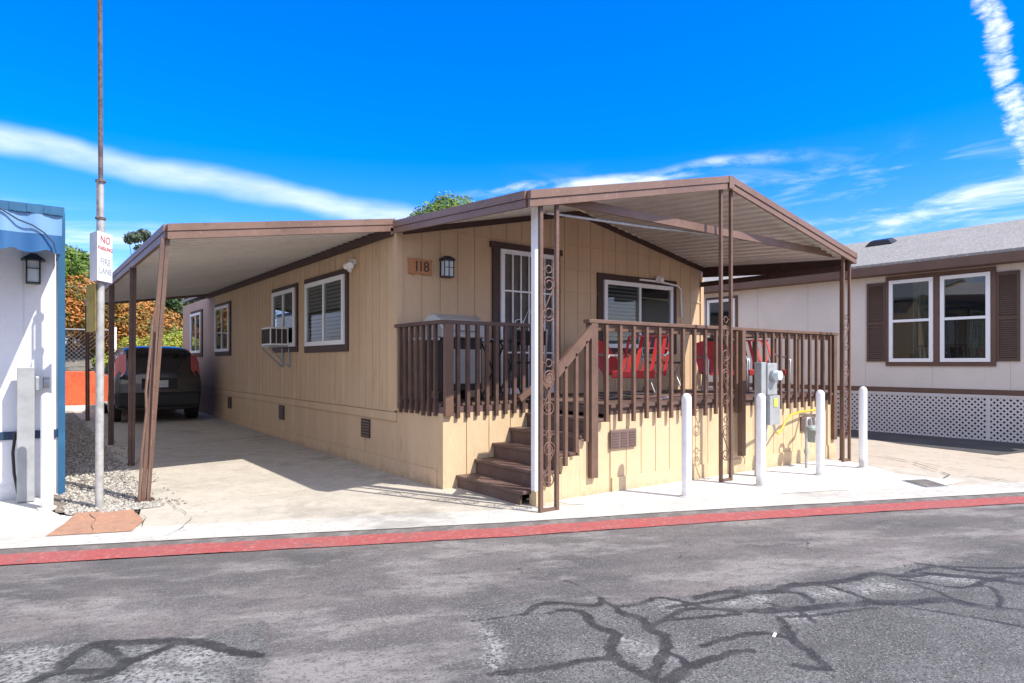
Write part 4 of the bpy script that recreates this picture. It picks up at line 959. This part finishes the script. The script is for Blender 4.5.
obj('hook_pipe', MB().tube([(7.48, 4.62, .59), (7.44, 4.61, .50), (7.43, 4.60, .40)], .012, 8), M['galv'], yp)

# ------------------------------------------------------------------ street pole with signs
pole = thing('sign_pole', 'tall thin pole with white no parking signs in front of the carport', 'sign pole', (.6, 7.14, .03))
obj('lower_pole', MB().tube([(.6, 7.14, .02), (.612, 7.14, 2.72)], .034, 16), M['palepole'], pole)
obj('middle_pole', MB().tube([(.612, 7.14, 2.722), (.612, 7.14, 3.05)], .026, 14), M['palepole'], pole)
obj('upper_pole', MB().tube([(.612, 7.14, 3.052), (.60, 7.14, 6.2)], .020, 14), M['rustpole'], pole)
q = MB()
for z in (2.70, 3.045): q.cyl(.612, 7.14, z, z + .018, .045, 14)
q.box(.575, .59, 7.09, 7.11, 2.70, 3.05); obj('clamp', q, M['rustpole'], pole)
def vsign(c, d, w, z0, z1, m):
    """thin sign starting at c going in horizontal direction d"""
    c = Vector(c); d = Vector(d).normalized(); n = Vector((-d.y, d.x)); mb = MB(); e = c + d * w
    mb.hexa([(c.x, c.y, z0), (e.x, e.y, z0), (e.x + n.x * .004, e.y + n.y * .004, z0), (c.x + n.x * .004, c.y + n.y * .004, z0),
             (c.x, c.y, z1), (e.x, e.y, z1), (e.x + n.x * .004, e.y + n.y * .004, z1), (c.x + n.x * .004, c.y + n.y * .004, z1)])
    return mb
cc = (.578, 7.0)
# right panel: runs away to the right-back, seen obliquely
d1 = Vector((.60, .80)).normalized(); w1 = .215
s1 = obj('sign_panel', vsign(cc, d1, w1, 2.12, 2.57, M['sign']), M['sign'], pole, label='white sign panel facing the street with red and grey lettering')
cen = Vector(cc) + d1 * w1 / 2; nn = Vector((d1.y, -d1.x)) * .003
tx = lambda s, sz, z, m: obj('lettering', text_mb(s, sz, (cen.x + nn.x, cen.y + nn.y, z), (d1.x, d1.y, 0), (0, 0, 1), .001), m, s1)
tx('NO', .095, 2.50, M['sign_red']); tx('PARKING', .052, 2.42, M['sign_red']); tx('FIRE', .085, 2.30, M['sign_grey']); tx('LANE', .078, 2.215, M['sign_grey'])
d2 = Vector((-.22, .97)).normalized()
s2 = obj('sign_panel', vsign(cc, d2, .20, 2.12, 2.57, M['sign']), M['sign'], pole, label='white sign panel facing left, seen almost edge on')
s3 = obj('sign_panel', vsign((.572, 7.09), Vector((-.22, .93)), .24, 1.66, 2.10, M['sign_yellow']), M['sign_yellow'], pole, label='faded yellow sign panel under the white ones')

# ------------------------------------------------------------------ right neighbour
NX = 13.95
nb = thing('neighbour_house', 'pale grey mobile home with brown shutters, shingle roof and white lattice skirt at right', 'house', (NX, 1.9, 0))
obj('side_wall', wall_x(1.45, 24, NX, .80, 3.25, 1.235, .010, .006, th=.12), M['nb_wall'], nb)
q = MB(); q.box(NX + .13, 20, 1.45, 1.6, .0, 3.25); q.add([(NX, 1.45, 3.25), (20, 1.45, 3.25), (17, 1.45, 4.3), (NX, 1.6, 3.25), (20, 1.6, 3.25), (17, 1.6, 4.3)], [(0, 1, 2), (3, 5, 4), (0, 2, 5, 3), (1, 4, 5, 2)]); obj('end_wall', q, M['nb_wall'], nb)
q = MB(); q.box(NX - .03, NX - .002, 1.42, 24, .80, .89); obj('belt_trim', q, M['nb_fascia'], nb)
# lattice skirt
la = MB(); lz0, lz1 = -.06, .795; H = lz1 - lz0
y = 1.5 - H
while y < 14:
    for sg in (1, -1):
        a = y if sg == 1 else y + H; bb_ = y + H if sg == 1 else y
        # clip ends at 1.5
        ya, yb = a, bb_
        if min(ya, yb) < 1.5: continue
        xx = NX - .012 if sg == 1 else NX - .006
        w = .024
        la.hexa([(xx, ya - w, lz0), (xx, ya + w, lz0), (xx + .005, ya + w, lz0), (xx + .005, ya - w, lz0), (xx, yb - w, lz1), (xx, yb + w, lz1), (xx + .005, yb + w, lz1), (xx + .005, yb - w, lz1)])
    y += .098
la.box(NX - .02, NX + .0, 1.5, 14, lz1 - .05, lz1); la.box(NX - .02, NX + .0, 1.5, 14, lz0, lz0 + .04)
for yy in (1.5, 4.25, 6.7, 9.1, 11.5): la.box(NX - .022, NX + .0, yy - .03, yy + .03, lz0 + .04, lz1 - .05)
obj('lattice_skirt', la, M['lattice'], nb)
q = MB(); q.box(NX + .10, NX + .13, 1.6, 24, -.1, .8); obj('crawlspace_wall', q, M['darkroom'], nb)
# roof
RXe, RZe, RXr, RZr = 13.58, 3.335, 17.0, 4.42
q = MB()
for a, b, za, zb in ((RXe, RXr, RZe, RZr), (RXr, 20.4, RZr, RZe)):
    q.hexa([(a, 1.0, za - .05), (b, 1.0, zb - .05), (b, 24.4, zb - .05), (a, 24.4, za - .05), (a, 1.0, za), (b, 1.0, zb), (b, 24.4, zb), (a, 24.4, za)])
obj('roof', q, M['shingle'], nb)
q = MB(); q.box(RXe - .012, RXe + .012, .98, 24.4, RZe - .22, RZe - .052); q.box(RXe + .013, NX, 1.0, 24.4, RZe - .215, RZe - .20); q.beam((RXe, .985, RZe), (RXr, .985, RZr), -.21, -.052, .02); q.beam((RXr, .985, RZr), (20.4, .985, RZe), -.21, -.052, .02)
obj('fascia', q, M['nb_fascia'], nb)
q = MB(); q.hexa([(16.0, 6.75, 4.12), (16.3, 6.75, 4.215), (16.3, 7.35, 4.215), (16.0, 7.35, 4.12), (16.05, 6.85, 4.23), (16.25, 6.85, 4.29), (16.25, 7.25, 4.29), (16.05, 7.25, 4.23)]); obj('roof_vent', q, M['black'], nb)
window(nb, 'x', NX, -1, 5.13, 5.92, 1.39, 3.01, M['white'], None, mull='h', sash=('curtain', 'curtain'), fw=.07)
window(nb, 'x', NX, -1, 4.21, 5.01, 1.39, 3.01, M['white'], None, mull='h', sash=('dark', 'curtain'), fw=.07)
q = MB(); q.box(NX - .03, NX - .001, 4.13, 5.99, 3.012, 3.09); q.box(NX - .03, NX - .001, 4.13, 5.99, 1.31, 1.388); q.box(NX - .03, NX - .001, 5.012, 5.128, 1.39, 3.01); q.box(NX - .03, NX - .001, 5.922, 5.99, 1.39, 3.01); q.box(NX - .03, NX - .001, 4.13, 4.208, 1.39, 3.01)
obj('window_trim', q, M['nb_fascia'], nb)
for a, b in ((5.995, 6.36), (3.78, 4.125)):
    q = MB(); q.box(NX - .028, NX - .001, a, a + .045, 1.40, 2.99); q.box(NX - .028, NX - .001, b - .045, b, 1.40, 2.99)
    for za, zb in ((1.40, 1.46), (2.14, 2.20), (2.93, 2.99)): q.box(NX - .028, NX - .001, a + .046, b - .046, za, zb)
    z = 1.47
    while z < 2.92:
        if not 2.11 < z < 2.20: q.hexa([(NX - .020, a + .046, z), (NX - .006, a + .046, z + .03), (NX - .006, b - .046, z + .03), (NX - .020, b - .046, z), (NX - .024, a + .046, z + .006), (NX - .010, a + .046, z + .036), (NX - .010, b - .046, z + .036), (NX - .024, b - .046, z + .006)])
        z += .038
    q.box(NX - .005, NX - .001, a + .046, b - .046, 1.46, 2.93)
    obj('shutter', q, M['shutter'], nb)
window(nb, 'x', NX, -1, 9.45, 10.25, 1.5, 2.95, M['white'], M['nb_fascia'], (.06, .06, .06), mull='h', sash=('dark', 'dark'), fw=.07)

# ------------------------------------------------------------------ left neighbour
lh = thing('neighbour_house', 'white house with navy band, blue corner trim and blue awning at the left edge', 'house', (.36, 8.1, 0))
obj('front_wall', wall_y(-7, .33, 8.12, .0, 2.9, .245, .012, .006, off=-.06, th=.12), M['lt_wall'], lh)
q = MB(); q.box(.25, .362, 8.25, 22, .0, 2.9); obj('side_wall', q, M['lt_wall'], lh)
q = MB(); q.box(.325, .385, 8.085, 8.24, .02, 2.9); obj('corner_trim', q, M['blue'], lh)
q = MB(); q.box(-7, .323, 8.10, 8.118, .615, .695); obj('band_trim', q, M['navy'], lh)
q = MB(); q.box(-7, .38, 8.10, 22, 2.902, 2.96); obj('roof', q, M['blue'], lh)
q = MB(); q.hexa([(-7, 7.02, 2.70), (.305, 7.02, 2.70), (.305, 8.118, 2.84), (-7, 8.118, 2.84), (-7, 7.02, 2.72), (.305, 7.02, 2.72), (.305, 8.118, 2.86), (-7, 8.118, 2.86)])
aw = obj('awning', q, M['awn_pale'], lh)
q = MB(); q.box(-7, .315, 6.985, 7.015, 2.665, 2.735)
for x in rng(-6.9, .21, .12): q.box(x, x + .03, 6.978, 6.9845, 2.668, 2.732)
obj('awning_fascia', q, M['blue'], aw)
def scallop(x0, x1, y, zt, zb, amp, per):
    n = int((x1 - x0) / .02); vs = []
    for i in range(n + 1):
        x = x0 + (x1 - x0) * i / n; ph = abs(math.sin(PI * (x - x0) / per)); yy = y + .012 * math.sin(2 * PI * (x - x0) / per)
        vs += [(x, yy, zt), (x, yy, zb - amp * ph)]
    m1 = MB(); m1.add(vs, [(2 * i, 2 * i + 1, 2 * i + 3, 2 * i + 2) for i in range(n)]); m1.add([(v[0], v[1] + .004, v[2]) for v in vs], [(2 * i, 2 * i + 2, 2 * i + 3, 2 * i + 1) for i in range(n)])
    return m1
obj('valance', scallop(-7, .31, 7.0, 2.664, 2.49, 0.0, .24), M['awn_pale'], aw)
obj('scalloped_valance', scallop(-7, .31, 7.0, 2.489, 2.36, .035, .24), M['awn_blue'], aw)
q = MB(); q.hexa([(.306, 7.02, 2.37), (.318, 7.02, 2.37), (.318, 8.083, 2.40), (.306, 8.083, 2.40), (.306, 7.0, 2.735), (.318, 7.0, 2.735), (.318, 8.083, 2.875), (.306, 8.083, 2.875)]); obj('awning_side', q, M['blue'], aw)
q = MB(); q.tube([(-.16, 6.97, 2.70), (-.10, 6.97, 2.655), (0, 6.97, 2.59), (.1, 6.97, 2.555), (.18, 6.97, 2.50), (.25, 6.97, 2.42), (.275, 6.97, 2.28)], [.007] * 7, 6); obj('cable', q, M['navy'], aw)
q = MB(); q.box(.06, .18, 7.98, 8.10, 2.155, 2.17)
q.add([(.02, 7.94, 2.385), (.22, 7.94, 2.385), (.22, 8.11, 2.385), (.02, 8.11, 2.385), (.10, 8.02, 2.455), (.14, 8.02, 2.455), (.14, 8.06, 2.455), (.10, 8.06, 2.455)], [(0, 1, 5, 4), (1, 2, 6, 5), (2, 3, 7, 6), (3, 0, 4, 7), (4, 5, 6, 7), (0, 3, 2, 1)])
for x in (.066, .174): 
    for yy in (7.986, 8.09): q.box(x - .006, x + .006, yy - .006, yy + .006, 2.17, 2.384)
q.box(.072, .168, 7.982, 7.99, 2.30, 2.308)
lo2 = obj('wall_lantern', q, M['black'], lh)
obj('lamp_glass', MB().box(.075, .165, 7.995, 8.08, 2.172, 2.38), M['lampglass'], lo2)

# ------------------------------------------------------------------ the dark hatchback
car = thing('parked_car', 'dark grey boxy hatchback parked under the carport with its rear towards the street', 'car', (2.38, 15.45, G(2.5, 15.3) + .02))
car.scale = (.92, 1, 1.0)
cb_ = MB()
# stations along local y (0 = rear bumper), rings of half section (x,z)
def ring(y, wb, wm, wr, zb, zbelt, zroof):
    pts = [(wb * .9, zb), (wb, zb + .10), (wm, zb + .32), (wm, zbelt - .12), (wm * .965, zbelt), (wr * 1.03, zroof - .16), (wr * .96, zroof - .05), (wr * .7, zroof - .005), (0, zroof)]
    r = [(x, y, z) for x, z in pts]; l = [(-x, y, z) for x, z in pts[:-1]]
    return r + l[::-1]
st = [(0.0, .78, .84, .60, .30, .95, 1.02), (.03, .83, .88, .64, .26, .98, 1.12), (.10, .86, .90, .70, .24, 1.0, 1.46), (.22, .87, .90, .71, .22, 1.0, 1.60), (.6, .88, .90, .71, .21, 1.0, 1.63), (1.4, .88, .90, .71, .2, .98, 1.64), (2.2, .88, .90, .66, .2, .96, 1.60), (2.75, .88, .90, .64, .2, .96, 1.50), (3.15, .88, .90, .70, .2, .95, 1.05), (3.7, .87, .88, .70, .22, .88, .93), (3.98, .80, .83, .60, .26, .72, .78), (4.06, .72, .74, .5, .32, .62, .66)]
rings = [ring(*s) for s in st]; nr = len(rings[0]); vs = [v for r_ in rings for v in r_]; fs_ = []
for i in range(len(rings) - 1):
    for k in range(nr): fs_.append((i * nr + k, i * nr + (k + 1) % nr, (i + 1) * nr + (k + 1) % nr, (i + 1) * nr + k))
fs_.append(tuple(range(nr))); fs_.append(tuple(range((len(rings) - 1) * nr, len(rings) * nr)))
cb_.add(vs, fs_, True); body = obj('body', cb_, M['carpaint'], car, local=True)
sm_ = body.modifiers.new('sub', 'SUBSURF'); sm_.levels = 1; sm_.render_levels = 2
q = MB(); q.hexa([(-.60, .045, 1.06), (.60, .045, 1.06), (.60, .12, 1.06), (-.60, .12, 1.06), (-.58, .10, 1.46), (.58, .10, 1.46), (.58, .2, 1.46), (-.58, .2, 1.46)]); obj('rear_window', q, M['carglass'], car, local=True, bevel=.02)
for sg in (-1, 1):
    q = MB(); pts_ = [(sg * .74, -.02, .98), (sg * .87, .10, .93), (sg * .86, .20, 1.28), (sg * .76, .13, 1.44), (sg * .66, .09, 1.42), (sg * .66, .02, 1.10)]
    n6 = len(pts_); q.add(pts_ + [(x, y + .14, z) for x, y, z in pts_], [tuple(range(n6)), tuple(range(n6, 2 * n6))[::-1]] + [(k, (k + 1) % n6, n6 + (k + 1) % n6, n6 + k) for k in range(n6)])
    obj('taillight', q, M['tail'], car, local=True)
    q = MB(); q.box(min(sg * .60, sg * .80), max(sg * .60, sg * .80), -.012, .05, .52, .60); obj('reflector', q, M['tail'], car, local=True)
    q = MB(); q.box(min(sg * .90, sg * 1.04), max(sg * .90, sg * 1.04), 2.55, 2.66, 1.02, 1.16); obj('mirror', q, M['carpaint'], car, local=True, bevel=.02)
    q = MB(); q.hexa([(sg * .872, .55, 1.02), (sg * .868, 2.6, 1.0), (sg * .88, 2.6, 1.0), (sg * .884, .55, 1.02), (sg * .70, .62, 1.40), (sg * .70, 2.3, 1.42), (sg * .715, 2.3, 1.42), (sg * .715, .62, 1.40)]); obj('side_window', q, M['carglass'], car, local=True)
    for yy in (.72, 3.30):
        q = MB(); a, b = sg * .70, sg * .915; q.tube([(a, yy, .33), (b, yy, .33)], .33, 28); wh = obj('wheel', q, M['tyre'], car, local=True, bevel=.03)
        q = MB(); q.tube([(sg * .90, yy, .33), (sg * .921, yy, .33)], .20, 20); obj('rim', q, M['rim'], wh, local=True)
q = MB(); q.hexa([(-.84, -.06, .34), (.84, -.06, .34), (.84, .12, .30), (-.84, .12, .30), (-.84, -.05, .62), (.84, -.05, .62), (.84, .10, .66), (-.84, .10, .66)]); obj('rear_bumper', q, M['cartrim'], car, local=True, bevel=.04)
obj('licence_plate', MB().box(.0 - .17, .17, -.03, -.0, .74, .89), M['plate'], car, local=True)
obj('plate_recess', MB().box(-.36, .36, -.018, .03, .70, .93), M['cartrim'], car, local=True)

# ------------------------------------------------------------------ backdrop behind the carport
hs = MB(); nx, ny = 40, 20
def hz(x, y):
    t = clamp((y - 20.6) / 2.5, 0, 1); return G(x, y) - .02 + t * 1.0 + 1.0 * clamp((y - 23.2) / 3, 0, 1) + (.22 * noise.noise(Vector((x * 1.2, y * 1.2, 0))) + .1 * noise.noise(Vector((x * 4, y * 4, 3)))) * min(1, t * 4)
hx = [-14 + 28 * i / nx for i in range(nx + 1)]; hy = [20.6 + 3.2 * (j / ny) ** 1 if j < 14 else 20.6 + 2.24 + (j - 14) * 4 for j in range(ny + 1)]
hs.add([(x, y, hz(x, y)) for y in hy for x in hx], [(j * (nx + 1) + i, j * (nx + 1) + i + 1, (j + 1) * (nx + 1) + i + 1, (j + 1) * (nx + 1) + i) for j in range(ny) for i in range(nx)], True)
struct('hillside', hs, M['rubble'])
rk = MB()
for i in range(900):
    x = random.uniform(-4, 6); y = random.uniform(20.7, 23.4); r = random.uniform(.04, .13); q = Matrix.Rotation(random.uniform(0, 6.28), 3, 'Z') @ Matrix.Rotation(random.uniform(0, 6.28), 3, 'X')
    c = Vector((x, y, hz(x, y))); rk.add([c + q @ (Vector(v) * Vector((1, random.uniform(.6, 1), .7))) * r if False else c + q @ Vector((v[0], v[1] * .8, v[2] * .7)) * r for v in oct_v], oct_f)
ro = obj('rubble', rk, M['rubble']); ro['kind'] = 'stuff'; ro['label'] = 'grey rubble covering the slope behind the carport'
pnl = thing('orange_barrier', 'low weathered orange panel wall at the back of the driveway left of the car', 'barrier', (1.2, 19.6, .14))
obj('panel', MB().box(.42, 3.4, 19.9, 19.97, .30, 1.16), M['orange'], pnl, bevel=.02)
obj('base', MB().box(.36, 3.5, 19.78, 20.1, .1, .299), M['walk'], pnl)
# chain link fence
cf = thing('chain_link_fence', 'grey chain link fence on the rubble slope in front of the orange bushes', 'fence', (0, 23.0, 1.7))
wr = MB(); zb = 1.1; hh = 1.25; x = -4.0
def wire(a, b): wr.bar(a, b, .008, .008)
while x < 1.05:
    wire((x, 23.0, zb), (x + hh, 23.0, zb + hh)); wire((x + hh, 23.01, zb), (x, 23.01, zb + hh)); x += .12
obj('mesh', wr, M['wire'], cf)
for xx in (-3.0, -1.2, .6, 2.33):
    obj('fence_post', MB().tube([(xx, 22.97, .9), (xx, 22.97, zb + hh + .1)], .05 if xx > 2 else .035, 10), M['white'] if xx > 2 else M['wire'], cf)
obj('top_rail', MB().tube([(-4, 22.97, zb + hh), (2.33, 22.97, zb + hh)], .025, 8), M['wire'], cf)

def foliage(blobs, n, size, thick=1.0):
    mb = MB(); tot = sum(b[3] ** 2 for b in blobs)
    for (cx, cy, cz_, r, fz) in [(b[0], b[1], b[2], b[3], b[4] if len(b) > 4 else .8) for b in blobs]:
        m = int(n * r * r / tot)
        for _ in range(m):
            d = Vector((random.gauss(0, 1), random.gauss(0, 1), random.gauss(0, 1))).normalized()
            rad = r * (random.random() ** .35)
            lump = 1 + .35 * noise.noise(d * 2.2 + Vector((cx, cy, cz_)))
            c = Vector((cx, cy, cz_)) + Vector((d.x, d.y, d.z * fz)) * rad * lump
            nrm = (d + Vector((random.gauss(0, .7), random.gauss(0, .7), random.gauss(0, .7) + .3))).normalized()
            t = nrm.cross(Vector((random.random(), random.random(), random.random()))).normalized(); u = nrm.cross(t)
            s = size * random.uniform(.55, 1.3)
            mb.add([c - t * s, c + u * s * .45, c + t * s, c - u * s * .45], [(0, 1, 2, 3)])
    return mb
def tree(name, label, cat, base, blobs, n, size, m, tr=.12, group=None, limbs=4):
    t = thing(name, label, cat, base, 0, group)
    top = max(b[2] for b in blobs); cx = sum(b[0] for b in blobs) / len(blobs); cy = sum(b[1] for b in blobs) / len(blobs)
    k = MB(); k.tube([(base[0], base[1], base[2] - .1), ((base[0] * 2 + cx) / 3, (base[1] * 2 + cy) / 3, base[2] + (top - base[2]) * .35), (cx, cy, base[2] + (top - base[2]) * .8)], [tr, tr * .75, tr * .35], 9)
    for b in blobs[:limbs]:
        k.tube([((base[0] * 2 + cx) / 3, (base[1] * 2 + cy) / 3, base[2] + (top - base[2]) * .35), ((b[0] + cx) / 2, (b[1] + cy) / 2, (b[2] + base[2] + (top - base[2]) * .45) / 2), (b[0], b[1], b[2])], [tr * .5, tr * .35, tr * .12], 6)
    obj('trunk', k, M['trunk'], t); obj('crown', foliage(blobs, n, size), m, t)
    return t
def bl(cx, cy, cz_, r, k, spread):
    out = [(cx, cy, cz_, r)]
    for i in range(k):
        a = random.uniform(0, 6.28); out.append((cx + math.cos(a) * spread * random.uniform(.5, 1), cy + math.sin(a) * spread * .6, cz_ + random.uniform(-.5, .45) * spread, r * random.uniform(.45, .75)))
    return out
tree('bush', 'tall orange flowering bush behind the chain link fence, left of the carport posts', 'bush', (1.3, 25, 1.5), bl(1.25, 25, 2.9, 1.35, 9, 1.35), 34000, .055, M['leaf_orange'], .09)
tree('tree', 'green leafy tree rising above the orange bush beside the blue awning', 'tree', (.9, 27, 1.5), bl(1.3, 27.3, 4.75, .85, 6, .75), 20000, .06, M['leaf_bright'], .13)
tree('bush', 'orange and yellow bush seen under the carport roof behind the parked car', 'bush', (3.0, 25.5, 1.5), bl(3.3, 25.0, 2.5, 1.3, 8, 1.3), 30000, .055, M['leaf_orange'], .09)
tree('bush', 'bright yellow green shrub behind the car roof beside the tan house end', 'bush', (3.6, 23.6, 1.5), bl(3.7, 23.3, 1.75, .7, 8, .8), 18000, .045, M['leaf_yellow'], .06)
tree('bush', 'low yellow green shrub spilling over the slope left of the car', 'bush', (2.5, 23.6, 1.5), bl(2.7, 23.2, 1.6, .5, 8, .8), 14000, .04, M['leaf_yellow'], .05)
tree('tree', 'dark green tree behind the far end of the carport roof', 'tree', (5.0, 28, 1.5), bl(4.6, 28, 3.6, 1.2, 6, 1.1), 8000, .11, M['leaf_dark'], .14)
tree('tree', 'slender grey green eucalyptus top far behind the carport roof', 'tree', (6.6, 46, 1.0), [(5.74, 46, 9.1, .5, .6), (6.2, 46, 9.35, .42, .6), (5.4, 46, 8.9, .34, .7), (6.6, 46.2, 9.0, .4, .6), (6.0, 46, 8.4, .35, .7)], 1500, .13, M['leaf_grey'], .10)
tree('tree', 'rounded yellow green tree crown showing above the tan home roof', 'tree', (15.5, 25.5, .2), [(14.4, 25, 7.5, .95), (15.5, 25, 7.95, 1.2), (16.4, 25, 7.75, 1.0), (17.5, 25.3, 8.15, 1.0), (18.4, 25.6, 8.0, 1.1), (19.4, 26, 7.1, 1.1), (15.8, 25.5, 6.3, 1.7), (18.0, 25.5, 6.2, 1.9)], 60000, .07, M['leaf_bright'], .28)
tree('tree', 'broad dark green tree behind the white house at far left', 'tree', (-4, 27, 1.5), bl(-4, 27, 4.0, 2.0, 7, 1.9), 7000, .13, M['leaf_dark'], .2)

# ------------------------------------------------------------------ camera
cam_d = bpy.data.cameras.new('camera'); cam = bpy.data.objects.new('camera', cam_d); C.objects.link(cam)
cam.location = (0, 0, 1.37)
yaw = math.atan((512 - 18) / 655.0)
cam.rotation_euler = (R(90), 0, -yaw)
cam_d.sensor_width = 36; cam_d.lens = 36 * 655.0 / 1024
cam_d.shift_x = 0; cam_d.shift_y = (363 - 341.5) / 1024.0
cam_d.clip_end = 6000; cam_d.clip_start = .05
bpy.context.scene.camera = cam

# ------------------------------------------------------------------ light
SUN = Vector((.415, -.91, 0)).normalized() * math.cos(R(49)); SUN.z = math.sin(R(49))
sd = bpy.data.lights.new('sun', 'SUN'); sd.energy = 3.6; sd.angle = R(.5); sd.color = (1.0, .955, .88)
so = bpy.data.objects.new('sun', sd); C.objects.link(so); so.rotation_euler = (-SUN).to_track_quat('-Z', 'Y').to_euler()

def build_world():
    w = bpy.data.worlds.new('World'); bpy.context.scene.world = w; w.use_nodes = True
    nt = w.node_tree; N = nt.nodes; L = nt.links
    bg = N['Background']; bg.inputs[1].default_value = .15
    sky = N.new('ShaderNodeTexSky'); sky.sky_type = 'NISHITA'; sky.sun_disc = False
    sky.sun_elevation = R(49); sky.sun_rotation = math.atan2(SUN.x, SUN.y); sky.air_density = 1.0; sky.dust_density = .4; sky.ozone_density = 3.0
    hs_ = N.new('ShaderNodeHueSaturation'); hs_.inputs['Saturation'].default_value = 1.55; hs_.inputs['Value'].default_value = .95; hs_.inputs['Hue'].default_value = .498
    L.new(sky.outputs[0], hs_.inputs['Color'])
    tc = N.new('ShaderNodeTexCoord'); d = tc.outputs['Generated']
    nz = N.new('ShaderNodeVectorMath'); nz.operation = 'NORMALIZE'; L.new(d, nz.inputs[0]); D = nz.outputs[0]
    def math_(op, a, b=None, c=None, cl=False):
        n = N.new('ShaderNodeMath'); n.operation = op; n.use_clamp = cl
        for i, v in enumerate((a, b, c)):
            if v is None: continue
            if isinstance(v, (int, float)): n.inputs[i].default_value = v
            else: L.new(v, n.inputs[i])
        return n.outputs[0]
    def dot(v):
        n = N.new('ShaderNodeVectorMath'); n.operation = 'DOT_PRODUCT'; L.new(D, n.inputs[0]); n.inputs[1].default_value = v; return n.outputs['Value']
    def ramp(x, a, b):
        n = N.new('ShaderNodeMapRange'); n.interpolation_type = 'SMOOTHSTEP'; n.inputs['From Min'].default_value = a; n.inputs['From Max'].default_value = b
        L.new(x, n.inputs['Value']); return n.outputs[0]
    def noi(scale, det=6, stretch=None, rough=.6, dist=0.0):
        t = N.new('ShaderNodeTexNoise'); t.inputs['Scale'].default_value = scale; t.inputs['Detail'].default_value = det; t.inputs['Roughness'].default_value = rough; t.inputs['Distortion'].default_value = dist
        if stretch:
            m = N.new('ShaderNodeMapping'); m.vector_type = 'POINT'
            m.inputs['Rotation'].default_value = stretch[1]; m.inputs['Scale'].default_value = stretch[0]
            L.new(D, m.inputs['Vector']); L.new(m.outputs[0], t.inputs['Vector'])
        else: L.new(D, t.inputs['Vector'])
        return t.outputs['Fac']
    s_, c_ = math.sin(yaw), math.cos(yaw)
    def ray(u, v):
        a = (u - 512) / 655.0; b = -(v - 363) / 655.0
        return Vector((s_ + a * c_, c_ - a * s_, b)).normalized()
    def streak(p, q, half_top, half_bot, x0, x1, nmask, strength):
        """soft cloud band lying along the great circle through directions p and q"""
        A = ray(*p); B = ray(*q); n = A.cross(B).normalized(); T = (B - A * A.dot(B)).normalized()
        if n.z < 0: n = -n
        dd = dot(n); al = math_('ARCTAN2', dot(T), dot(A))
        wob = math_('MULTIPLY_ADD', noi(3.0, 4), .05, -.025)
        dd = math_('ADD', dd, wob)
        up = ramp(dd, half_top, half_top * .1); dn = ramp(dd, -half_bot, -half_bot * .1)
        m = math_('MULTIPLY', up, dn)
        e = math_('MULTIPLY', ramp(al, x0 - .15, x0), ramp(al, x1 + .2, x1))
        m = math_('MULTIPLY', m, e)
        m = math_('MULTIPLY', m, nmask)
        return math_('MULTIPLY', m, strength, cl=True)
    parts = []
    def lace(m, nf, k=2.2, o=.50):
        v = math_('ADD', math_('MULTIPLY', math_('SUBTRACT', nf, .5), k), math_('SUBTRACT', m, o))
        return math_('MULTIPLY', ramp(v, 0.0, .95), ramp(m, 0.0, .25))
    n1 = math_('MULTIPLY_ADD', noi(9, 8, ((1, 1, 4), (0, .35, 0))), 1.2, .05)
    parts.append(streak((0, 142), (395, 214), .023, .025, -.8, .60, n1, .72))
    n2 = ramp(noi(4.5, 9, ((1, 1, 5), (0, 0, 0)), .62, .6), .46, .74)
    el = dot(Vector((0, 0, 1)))
    right = ramp(dot(ray(900, 240)), .80, .99)
    lowband = math_('MULTIPLY', ramp(el, .02, .12), ramp(el, .30, .20))
    parts.append(math_('MULTIPLY', math_('MULTIPLY', n2, lowband), math_('MULTIPLY', right, .78), cl=True))
    left = ramp(dot(ray(130, 250)), .90, .99)
    parts.append(math_('MULTIPLY', math_('MULTIPLY', n2, ramp(el, .21, .15)), math_('MULTIPLY', left, .8), cl=True))
    n3 = noi(30, 9, ((1, 1, 2.6), (0, .25, 0)), .68, .5)
    parts.append(math_('MULTIPLY', lace(streak((988, 0), (1008, 85), .026, .026, -.4, .10, 1.0, 1.0), n3), .8))
    parts.append(math_('MULTIPLY', lace(streak((1003, 70), (1032, 170), .024, .024, .03, .5, 1.0, 1.0), n3), .75))
    n4 = ramp(noi(7, 8, ((1, 1, 3), (0, 0, 0)), .6, .3), .40, .66)
    parts.append(streak((540, 188), (680, 172), .014, .012, -.02, .22, n4, .7))
    # unseen clouds outside the view, added thick as neutral white fill light
    behind = ramp(dot(Vector((s_, c_, 0))), .45, -.05)
    parts.append(math_('MULTIPLY', math_('MULTIPLY', ramp(noi(3, 8, ((1, 1, 3), (0, 0, 0))), .36, .58), behind), .92))
    tot = parts[0]
    for p in parts[1:]: tot = math_('MAXIMUM', tot, p)
    mx = N.new('ShaderNodeMix'); mx.data_type = 'RGBA'; L.new(tot, mx.inputs[0]); tn = N.new('ShaderNodeMix'); tn.data_type = 'RGBA'; tn.blend_type = 'MULTIPLY'; tn.inputs[0].default_value = 1.0; tn.inputs[7].default_value = (.9, .74, 1.12, 1); L.new(hs_.outputs[0], tn.inputs[6]); L.new(tn.outputs[2], mx.inputs[6]); mx.inputs[7].default_value = (5.2, 5.25, 5.3, 1)
    L.new(mx.outputs[2], bg.inputs[0])
build_world()
sc = bpy.context.scene
sc.view_settings.view_transform = 'Standard'; sc.view_settings.look = 'None'; sc.view_settings.exposure = .95; sc.view_settings.gamma = 1.0; sc.view_settings.use_curve_mapping = False
